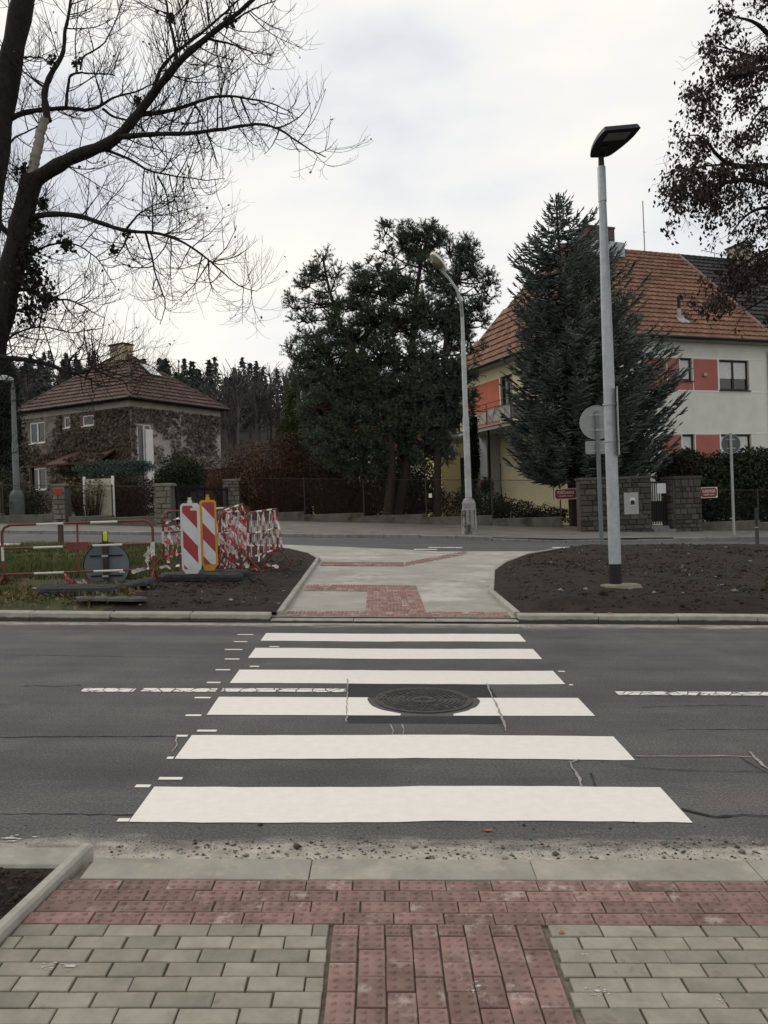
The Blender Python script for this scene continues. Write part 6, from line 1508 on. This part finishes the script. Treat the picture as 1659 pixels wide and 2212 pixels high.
# ---------------------------------------------- hedges, shrubs, small conifers
def shrub(name, label, boxes, v, n, size, mt, stems=0, cat='shrub', asp=.4, droop=.1, group=None, base=None, stem_m=None, thick=1.0):
    """leafy mass: px ellipses (cx, cy, rx, ry, depth offset) filled with leaves, stems from the ground"""
    cx0, cy0 = boxes[0][0], max(b[1] + b[3] for b in boxes); B = at(cx0, cy0, v); gb = gp(cx0, 1120)
    P = Vector(B); t = thing(name, label, cat, P, 0, group); L0 = np.array(P); pts = []; area = sum(b[2] * b[3] for b in boxes)
    for cx, cy, rx_, ry_, dv in boxes:
        c = at(cx, cy, v + dv) - L0; k = (v + dv) / F; m_ = int(n * rx_ * ry_ / area); u = rand_dirs(m_) * (rng.random((m_, 1)) ** .35)
        lump = .82 + .36 * vnoise(u[:, 0] * 3 + 9, u[:, 2] * 3 + 9, int(cx) % 50, 3, 1.2)[:, None]
        pts.append(c + u * lump * np.array([rx_ * k, min(rx_, ry_ * 1.4) * k * thick, ry_ * k]))
    pts = np.concatenate(pts); leaf_quads(pts, size, mt, 'foliage', t, droop, asp)
    if stems:
        k = rng.choice(len(pts), stems); tips = pts[k]; foot = np.stack([tips[:, 0] * .45, tips[:, 1] * .45, np.full(stems, -.3)], 1); mid = (foot + tips) / 2 + np.stack([np.zeros(stems), np.zeros(stems), np.abs(tips[:, 0]) * .25], 1)
        C = np.stack([foot, foot * .6 + mid * .4 + np.array([0, 0, .1]), mid, tips * .6 + mid * .4, tips], 1); V, F_ = btubes(C, np.tile(np.linspace(.013, .004, 5), (stems, 1)), 3); o = ob('stems', npmesh('stems', V, F_, stem_m or m_twig), t); o['kind'] = 'stuff'
    return t
m_hedge = leafy('hedge_leaf', (.024, .036, .017), .6); m_hedge2 = leafy('hedge_leaf_brown', (.032, .026, .015), .6)
m_thick = leafy('thicket_leaf', (.085, .045, .028), .6); m_thuja = leafy('thuja', (.050, .062, .018), .55); m_jun = leafy('juniper', (.055, .082, .062), .5); m_dkbush = leafy('dark_bush', (.022, .03, .015), .6)
shrub('hedge', 'tall dark green hedge behind the right mesh fence', [(1600, 1050, 95, 62, 0), (1680, 1040, 80, 70, 0), (1530, 1060, 50, 70, -.3), (1560, 1010, 70, 36, .2), (1640, 1000, 70, 36, .3), (1490, 1010, 34, 44, .3), (1570, 1108, 60, 28, -.5), (1660, 1108, 70, 28, -.5), (1760, 1040, 70, 70, 0)], 31.4, 34000, (.07, .14), m_hedge, 60, 'hedge')
shrub('hedge', 'brownish hedge leaning over the garden gate', [(1470, 1005, 36, 34, 0), (1445, 1030, 30, 24, 0)], 31.0, 5000, (.06, .11), m_hedge2, 30, 'hedge')
twm = mat('thicket_twig', (.075, .042, .026), .3, 4, .9, 0)
shrub('shrub', 'rusty brown twiggy thicket left of the pines', [(590, 1000, 70, 52, 0), (560, 1050, 60, 60, -.2), (620, 960, 44, 30, .3), (650, 1040, 60, 70, .2)], 36.5, 11000, (.05, .10), m_thick, 900, stem_m=twm)
shrub('shrub', 'dull brown thicket under the pines, behind the mesh fence', [(720, 1060, 62, 62, 0), (780, 1070, 56, 56, .2), (690, 1010, 44, 36, .5), (740, 1005, 50, 34, .6)], 35.6, 9000, (.05, .10), leafy('thicket_dull', (.040, .028, .018), .6), 800, stem_m=twm)
shrub('shrub', 'dark evergreen undergrowth below the right-hand pine trunks', [(870, 1080, 60, 50, 0), (920, 1050, 40, 70, .3), (890, 1040, 50, 50, 1.5), (970, 1095, 44, 36, -.2), (850, 1040, 34, 34, .5)], 35.0, 9000, (.05, .10), m_dkbush, 200)
shrub('shrub', 'low dark bushes below the porch, behind the mesh fence', [(1060, 1095, 50, 34, 0), (1010, 1080, 26, 40, .2), (1110, 1105, 60, 26, 0), (1190, 1115, 60, 20, 0)], 33.2, 8000, (.05, .10), m_dkbush, 120)
shrub('shrub', 'small leafy plant climbing at the porch corner', [(1010, 1040, 9, 30, 0), (1052, 1050, 14, 22, .3)], 34.5, 1200, (.06, .11), m_hedge, 30)
shrub('shrub', 'ivy column on the porch beside the old lamp post', [(1024, 980, 12, 70, 0), (1022, 920, 10, 30, 0)], 36.2, 3200, (.06, .11), leafy('ivy_black', (.010, .014, .009), .5), 20)
shrub('hedge', 'dark brown bushes filling the garden far behind the pine trunks', [(700, 1060, 90, 60, 0), (800, 1060, 100, 64, 0), (890, 1070, 70, 50, .5), (620, 1060, 70, 60, .5)], 41, 9000, (.10, .22), leafy('far_bush', (.034, .028, .02), .6), 200, 'hedge')
shrub('conifer', 'yellowish green conifer at the left foot of the pines', [(630, 850, 12, 26, 0), (632, 880, 22, 26, 0), (628, 915, 30, 28, 0), (632, 950, 36, 28, 0), (650, 985, 40, 26, 0), (618, 935, 24, 30, .2)], 37.5, 13000, (.05, .12), m_thuja, 40, 'conifer', .22, .2)
shrub('conifer', 'spreading blue-green juniper below the ivy house', [(250, 1008, 86, 14, 0), (200, 1012, 46, 12, 0), (300, 1010, 40, 14, 0), (240, 1022, 70, 14, -.3)], 36, 9000, (.05, .12), m_jun, 60, 'conifer', .2, -.2)
shrub('conifer', 'round dark green bush right of the juniper', [(388, 1015, 48, 36, 0), (360, 1035, 30, 24, -.2), (415, 1030, 32, 30, 0), (385, 1045, 56, 22, 0)], 35, 11000, (.05, .11), leafy('round_bush', (.026, .036, .014), .6), 50, 'conifer', .3, -.1)
shrub('hedge', 'dark brown clipped hedge behind the low fence of the ivy house', [(250, 1080, 60, 55, 0), (310, 1085, 50, 52, 0), (210, 1085, 40, 50, 0), (280, 1060, 60, 40, .3)], 33.4, 12000, (.05, .09), leafy('hedge_dark_brown', (.026, .016, .010), .55), 500, 'hedge', stem_m=twm)
shrub('shrub', 'straggly shrub in front of the cream garden door', [(195, 1080, 16, 55, 0), (160, 1050, 24, 26, .3), (215, 1050, 18, 24, 0)], 32.0, 420, (.06, .12), leafy('yellowing', (.12, .10, .035), .5), 160)
shrub('shrub', 'dark undergrowth at the far left behind the lamp post', [(30, 1085, 60, 45, 0), (75, 1095, 36, 40, 0), (0, 1050, 40, 40, .5)], 34.0, 7000, (.05, .10), m_dkbush, 260)
shrub('shrub', 'bare brown shrubs beside the driveway gate', [(505, 1010, 40, 50, 0), (470, 1040, 40, 40, 0), (540, 1000, 40, 56, .5)], 39.5, 3500, (.05, .09), m_thick, 700, stem_m=twm)
shrub('conifer', 'tall dark conifer at the far left edge beyond the lamp post', [(5, 800, 26, 30, 0), (0, 850, 44, 50, 0), (-10, 920, 60, 60, 0), (-10, 990, 60, 60, 0)], 44, 14000, (.10, .22), leafy('conifer_dark', (.012, .018, .012), .5), 30, 'conifer', .22, .3)
# low juniper at the right edge of the soil bed
shrub('shrub', 'low yellow-green shrub at the right edge of the soil bed', [(1660, 1300, 44, 26, 0), (1640, 1318, 34, 14, -.1), (1690, 1285, 50, 30, .2), (1625, 1280, 14, 8, .1)], 12.2, 7000, (.02, .05), leafy('low_juniper', (.060, .070, .020), .5), 60, asp=.16, droop=-.4)

# ---------------------------------------------- wooded hillside
def hill_h(x, y): return 3.0 + 15 * np.clip((y - 55) / 80, 0, 1.25) * np.clip(.85 + (-x) / 200, .4, 1.1)
xs, ys = np.linspace(-180, 160, 60), np.linspace(66, 260, 40); X, Y = np.meshgrid(xs, ys); Zh = hill_h(X, Y) + 1.2 * (vnoise(X, Y, 2, 3, .05) - .5); Zh[0] = -3
idx = np.arange(X.size).reshape(X.shape); q = np.stack([idx[:-1, :-1], idx[:-1, 1:], idx[1:, 1:], idx[1:, :-1]], -1).reshape(-1, 4)
o = ob('hillside', npmesh('hillside', np.stack([X.ravel(), Y.ravel(), Zh.ravel()], 1), q, mat('hill_floor', (.03, .027, .02), .3, .2, .95, 0), True)); o['kind'] = 'structure'
m_wood = mat('far_needles', (.054, .066, .055), .3, .05, .9, 0, island=.5); m_woodb = mat('far_twigs', (.070, .064, .058), .3, .05, .9, 0, island=.4)
cP, cS, bt, tk_ = [], [], [], []
for i in range(330):
    y = rng.uniform(80, 140); x = rng.uniform(-.52, .12) * y; z = float(hill_h(np.array(x), np.array(y))); h = rng.uniform(6.0, 9.5)
    con = vnoise(np.array([x]), np.array([y]), 17, 2, .03)[0] + rng.uniform(-.18, .18) > .52
    tk_.append([(x, y, z - .5), (x + rng.uniform(-.3, .3), y, z + h * .5), (x + rng.uniform(-.4, .4), y, z + h * .95)])
    if con:
        m_ = 520; f = rng.random(m_) ** 1.15; rr = (1 - f) * rng.uniform(1.2, 1.9) * (.45 + .75 * rng.random(m_)) + .05; a = rng.uniform(0, 2 * math.pi, m_); pz = z + h * (.22 + .78 * f)
        cP.append(np.stack([x + rr * np.cos(a), y + rr * np.sin(a), pz], 1))
    else:
        m_ = 40; base_ = np.tile([[x, y, 0]], (m_, 1)); base_[:, 2] = z + h * rng.uniform(.25, .8, m_); d = rand_dirs(m_) * np.array([1, 1, .3]) + np.array([0, 0, .8]); bt.append(grow(base_, d, rng.uniform(1.2, 3.2, m_), 4, .18, .12))
cP = np.concatenate(cP); n = len(cP); s = rng.uniform(.22, .55, n)[:, None]; a = nrm(rand_dirs(n) * np.array([1, 1, .35]) + np.array([0, 0, -.15])); b = nrm(np.cross(a, rand_dirs(n)))
V = np.stack([cP - a * s * .3, cP + b * s * .35, cP + a * s, cP - b * s * .35], 1).reshape(-1, 3)
wd = thing('woodland', 'dark mixed wood on the hillside behind the ivy house', 'woodland'); wd['kind'] = 'stuff'
ob('conifer_foliage', npmesh('conifer_foliage', V, np.arange(4 * n).reshape(-1, 4), m_wood), wd)
bt = np.concatenate(bt); V, F_ = btubes(bt, np.tile(np.linspace(.06, .022, 4), (len(bt), 1)), 3); ob('bare_branches', npmesh('bare_branches', V, F_, m_woodb), wd)
B2_, r2_ = children(bt, np.tile(np.linspace(.06, .022, 4), (len(bt), 1)), np.full(len(bt), 1), .2, (.5, 1.4), 3, .5, .15, .1, .022, .6)
V, F_ = btubes(B2_, r2_, 3); ob('bare_twigs', npmesh('bare_twigs', V, F_, m_woodb), wd)
tk_ = np.array(tk_); V, F_ = btubes(tk_, np.tile([.16, .12, .04], (len(tk_), 1)), 5); ob('trunks', npmesh('trunks', V, F_, m_woodb), wd)

# ---------------------------------------------- grass, clods, litter
vx, vy, vz = LBV[:, 0], LBV[:, 1], LBV[:, 2]
lim2 = -3.35 + .9 * (vnoise(vx, vy, 4, 3, .6) - .5) * 2 - .10 * (vy - 11)
k = (vx < lim2) & ~((np.abs(vx + 4.35) < 1.25) & (np.abs(vy - 13.25) < .42)) & (vy > 10.95) & (vy < 21.1) & (vx > -8.6); pts = LBV[k]
dn = vnoise(pts[:, 0], pts[:, 1], 23, 4, 1.1); near = np.clip((pts[:, 1] - 12.4) / 2.2, .30, 1)
pts = pts[rng.random(len(pts)) < np.clip((dn - .25) * 2.4, .05, 1) * near]; pts = np.repeat(pts, 9, axis=0) + rng.normal(size=(len(pts) * 9, 3)) * np.array([.035, .035, .003])
n = len(pts); print('grass', n); h = rng.uniform(.05, .15, n)[:, None] * np.clip(.75 + .5 * vnoise(pts[:, 0], pts[:, 1], 29, 3, .8), .5, 1.3)[:, None]
ln_ = rng.normal(size=(n, 3)) * np.array([.5, .5, 0]); sd_ = nrm(np.cross(ln_ + 1e-3, [0, 0, 1.])) * .0065
V = np.stack([pts - sd_, pts + sd_, pts + np.array([0, 0, 1.]) * h + ln_ * h * .8], 1).reshape(-1, 3)
m_grass = leafy('grass_blade', (.058, .085, .022), .5, c2=(.125, .125, .045))
o = ob('grass', npmesh('grass', V, np.arange(3 * n).reshape(-1, 3), m_grass)); o.matrix_world = R4; tag(o, 'short green grass on the verge behind the left barrier', 'grass', None, 'stuff')
# fallen leaves in the grass
kk = rng.choice(n, 1100); kn_ = rng.choice(np.where(pts[:, 1] < 13.2)[0], 2600); kk = np.r_[kk, kn_]; lp_ = pts[kk] + np.array([0, 0, .03]) + rng.normal(size=(len(kk), 3)) * np.array([.2, .2, .012])
lf = leaf_quads(lp_, (.035, .08), mat('fallen_leaf', (.13, .085, .045), .4, 3, .85, 0, island=.5), 'fallen_leaves', None, 0, .4); lf.matrix_world = R4; tag(lf, 'brown fallen leaves scattered over the grass verge', 'leaves')
# clods
def clods(poly, n, size, base, mt, name, label, cat, inner=.1):
    P_ = np.array(poly); x0, y0 = P_.min(0); x1, y1 = P_.max(0); x, y = rng.uniform(x0, x1, n * 3), rng.uniform(y0, y1, n * 3)
    k = inpoly(x, y, poly) & (edgedist(x, y, poly) > inner); x, y = x[k][:n], y[k][:n]; n = len(x)
    s = np.exp(rng.normal(np.log(size), .55, n)); oc = np.array([(1, 0, 0), (-1, 0, 0), (0, 1, 0), (0, -1, 0), (0, 0, 1), (0, 0, -1.)])
    z = np.array(base(x, y)); V = oc[None] * rng.uniform(.6, 1.3, (n, 6, 1)) + rng.normal(size=(n, 6, 3)) * .15
    V = V * s[:, None, None] * np.array([1, 1, .7]) + np.stack([x, y, z + s * .2], 1)[:, None, :]
    f = np.array([(0, 2, 4), (2, 1, 4), (1, 3, 4), (3, 0, 4), (2, 0, 5), (1, 2, 5), (3, 1, 5), (0, 3, 5)]); Fq = (f[None] + (np.arange(n) * 6)[:, None, None]).reshape(-1, 3)
    o = ob(name, npmesh(name, V.reshape(-1, 3), Fq, mt)); o.matrix_world = R4; tag(o, label, cat, None, 'stuff'); return o
def bed_base(poly, mound):
    def f(x, y):
        e = np.clip(edgedist(x, y, poly) / .8, 0, 1); return .10 + mound * e * e * (3 - 2 * e)
    return f
m_clod = mat('clod', (.031, .0215, .0155), .4, 9, .97, .5, 60, island=.5)
clods([p for p in right_bed if p[0] < 8] + [(8, 22), (8, 10.9)] if False else [(1.85, 10.9), (1.85, 13), (2.3, 16), (2.8, 17.6), (3.6, 19.6), (4.8, 21.2), (9.5, 21.6), (9.5, 10.9)], 9000, .011, bed_base(right_bed, .13), m_clod, 'soil_clods', 'crumbly dark clods on the right soil bed', 'soil')
clods([(-1.4, 10.9), (-1.4, 18), (-2.4, 20.8), (-5.5, 20), (-4.2, 10.9)], 5000, .011, bed_base(left_bed, .06), m_clod, 'soil_clods', 'crumbly dark clods on the left soil bed', 'soil')
clods([(-1.42, 3.7), (-1.42, 2), (-2.4, 2), (-2.4, 3.7)], 1500, .009, lambda x, y: .07 + 0 * x, m_clod, 'soil_clods', 'dark earth crumbs in the near left corner bed', 'soil', .02)
m_pebble = mat('pebble', (.22, .21, .19), .4, 9, .9, .3, 60, island=.5)
clods([(1.85, 10.9), (2.3, 16), (4.8, 21.2), (9, 21.6), (9, 10.9)], 110, .013, bed_base(right_bed, .14), m_pebble, 'pebbles', 'small pale stones on the right soil bed', 'pebbles')
clods([(-1.4, 10.9), (-1.4, 18), (-3.5, 20), (-4.2, 10.9)], 60, .012, bed_base(left_bed, .075), m_pebble, 'pebbles', 'small pale stones on the left soil bed', 'pebbles')
clods([(-1.3, 3.87), (-1.3, 4.16), (3.0, 4.16), (3.0, 3.87)], 1500, .0042, lambda x, y: .001 + 0 * x, mat('grit', (.16, .15, .13), .4, 9, .9, 0, island=.7), 'grit', 'grit and sand swept along the near kerb', 'grit', .005)
clods([(-2.5, 3.85), (-2.5, 4.4), (3.0, 4.4), (3.0, 3.85)], 130, .0055, lambda x, y: .001 + 0 * x, mat('dark_grit', (.035, .033, .03), .4, 9, .9, 0, island=.5), 'grit', 'dark crumbs scattered beside the near kerb', 'grit', .005)
# single leaves and scraps
def scrap(name, label, cat, uv, w, size, col, rot=0.3, seed=0):
    r = random.Random(seed); n = 9; pts = [(math.cos(k * 2 * math.pi / n) * size[0] * r.uniform(.6, 1.1), math.sin(k * 2 * math.pi / n) * size[1] * r.uniform(.6, 1.1), r.uniform(0, size[0] * .25)) for k in range(n)]
    mb = MB().add(pts + [(0, 0, size[0] * .12)] + [(x, y, z + .002) for x, y, z in pts] + [(0, 0, size[0] * .12 + .002)], [(k, n, (k + 1) % n) for k in range(n)] + [(n + 1 + k, n + 1 + (k + 1) % n, 2 * n + 1) for k in range(n)])
    o = mb.build(name, col); o.matrix_world = R4 @ Matrix.Translation((uv[0], uv[1], w)) @ Matrix.Rotation(rot, 4, 'Z'); return tag(o, label, cat)
m_oleaf = mat('orange_leaf', (.33, .12, .04), .3, 20, .8, 0); m_lit_w = mat('litter_white', (.6, .6, .58), .1, 10, .6, 0)
scrap('fallen_leaf', 'single orange leaf lying on the asphalt below the nearest stripe', 'leaf', gp(1054, 1796), .004, (.032, .014), m_oleaf, 0, 1)
scrap('fallen_leaf', 'tiny orange leaf on the seam between red and grey pavers', 'leaf', gp(1213, 2016, .045), .047, (.012, .010), m_oleaf, .6, 2)
scrap('litter', 'small white scrap on the asphalt at the right edge', 'litter', gp(1632, 1822), .004, (.018, .010), m_lit_w, 0, 3)
scrap('litter', 'red and white wrapper at the foot of the lamp post bed', 'litter', gp(1318, 1328, .1), .12, (.05, .03), mat('litter_red', (.35, .06, .04), .3, 30, .6, 0), .2, 4)
scrap('litter', 'pale blue strip lying on the right soil bed', 'litter', gp(1557, 1267, .2), .215, (.07, .012), mat('litter_blue', (.45, .55, .62), .1, 10, .6, 0), .1, 5)
scrap('litter', 'white plastic scrap in the grass left of the black slab', 'litter', gp(83, 1281, .15), .2, (.12, .05), m_lit_w, .3, 6)
scrap('fallen_leaf', 'pale leaf on the left soil bed near the footpath edging', 'leaf', gp(610, 1278, .12), .13, (.06, .02), mat('pale_leaf', (.3, .21, .13), .2, 10, .8, 0), .1, 7)
scrap('litter', 'small white scrap on the left soil bed by the edging', 'litter', gp(602, 1305, .12), .13, (.03, .014), m_lit_w, .2, 8)
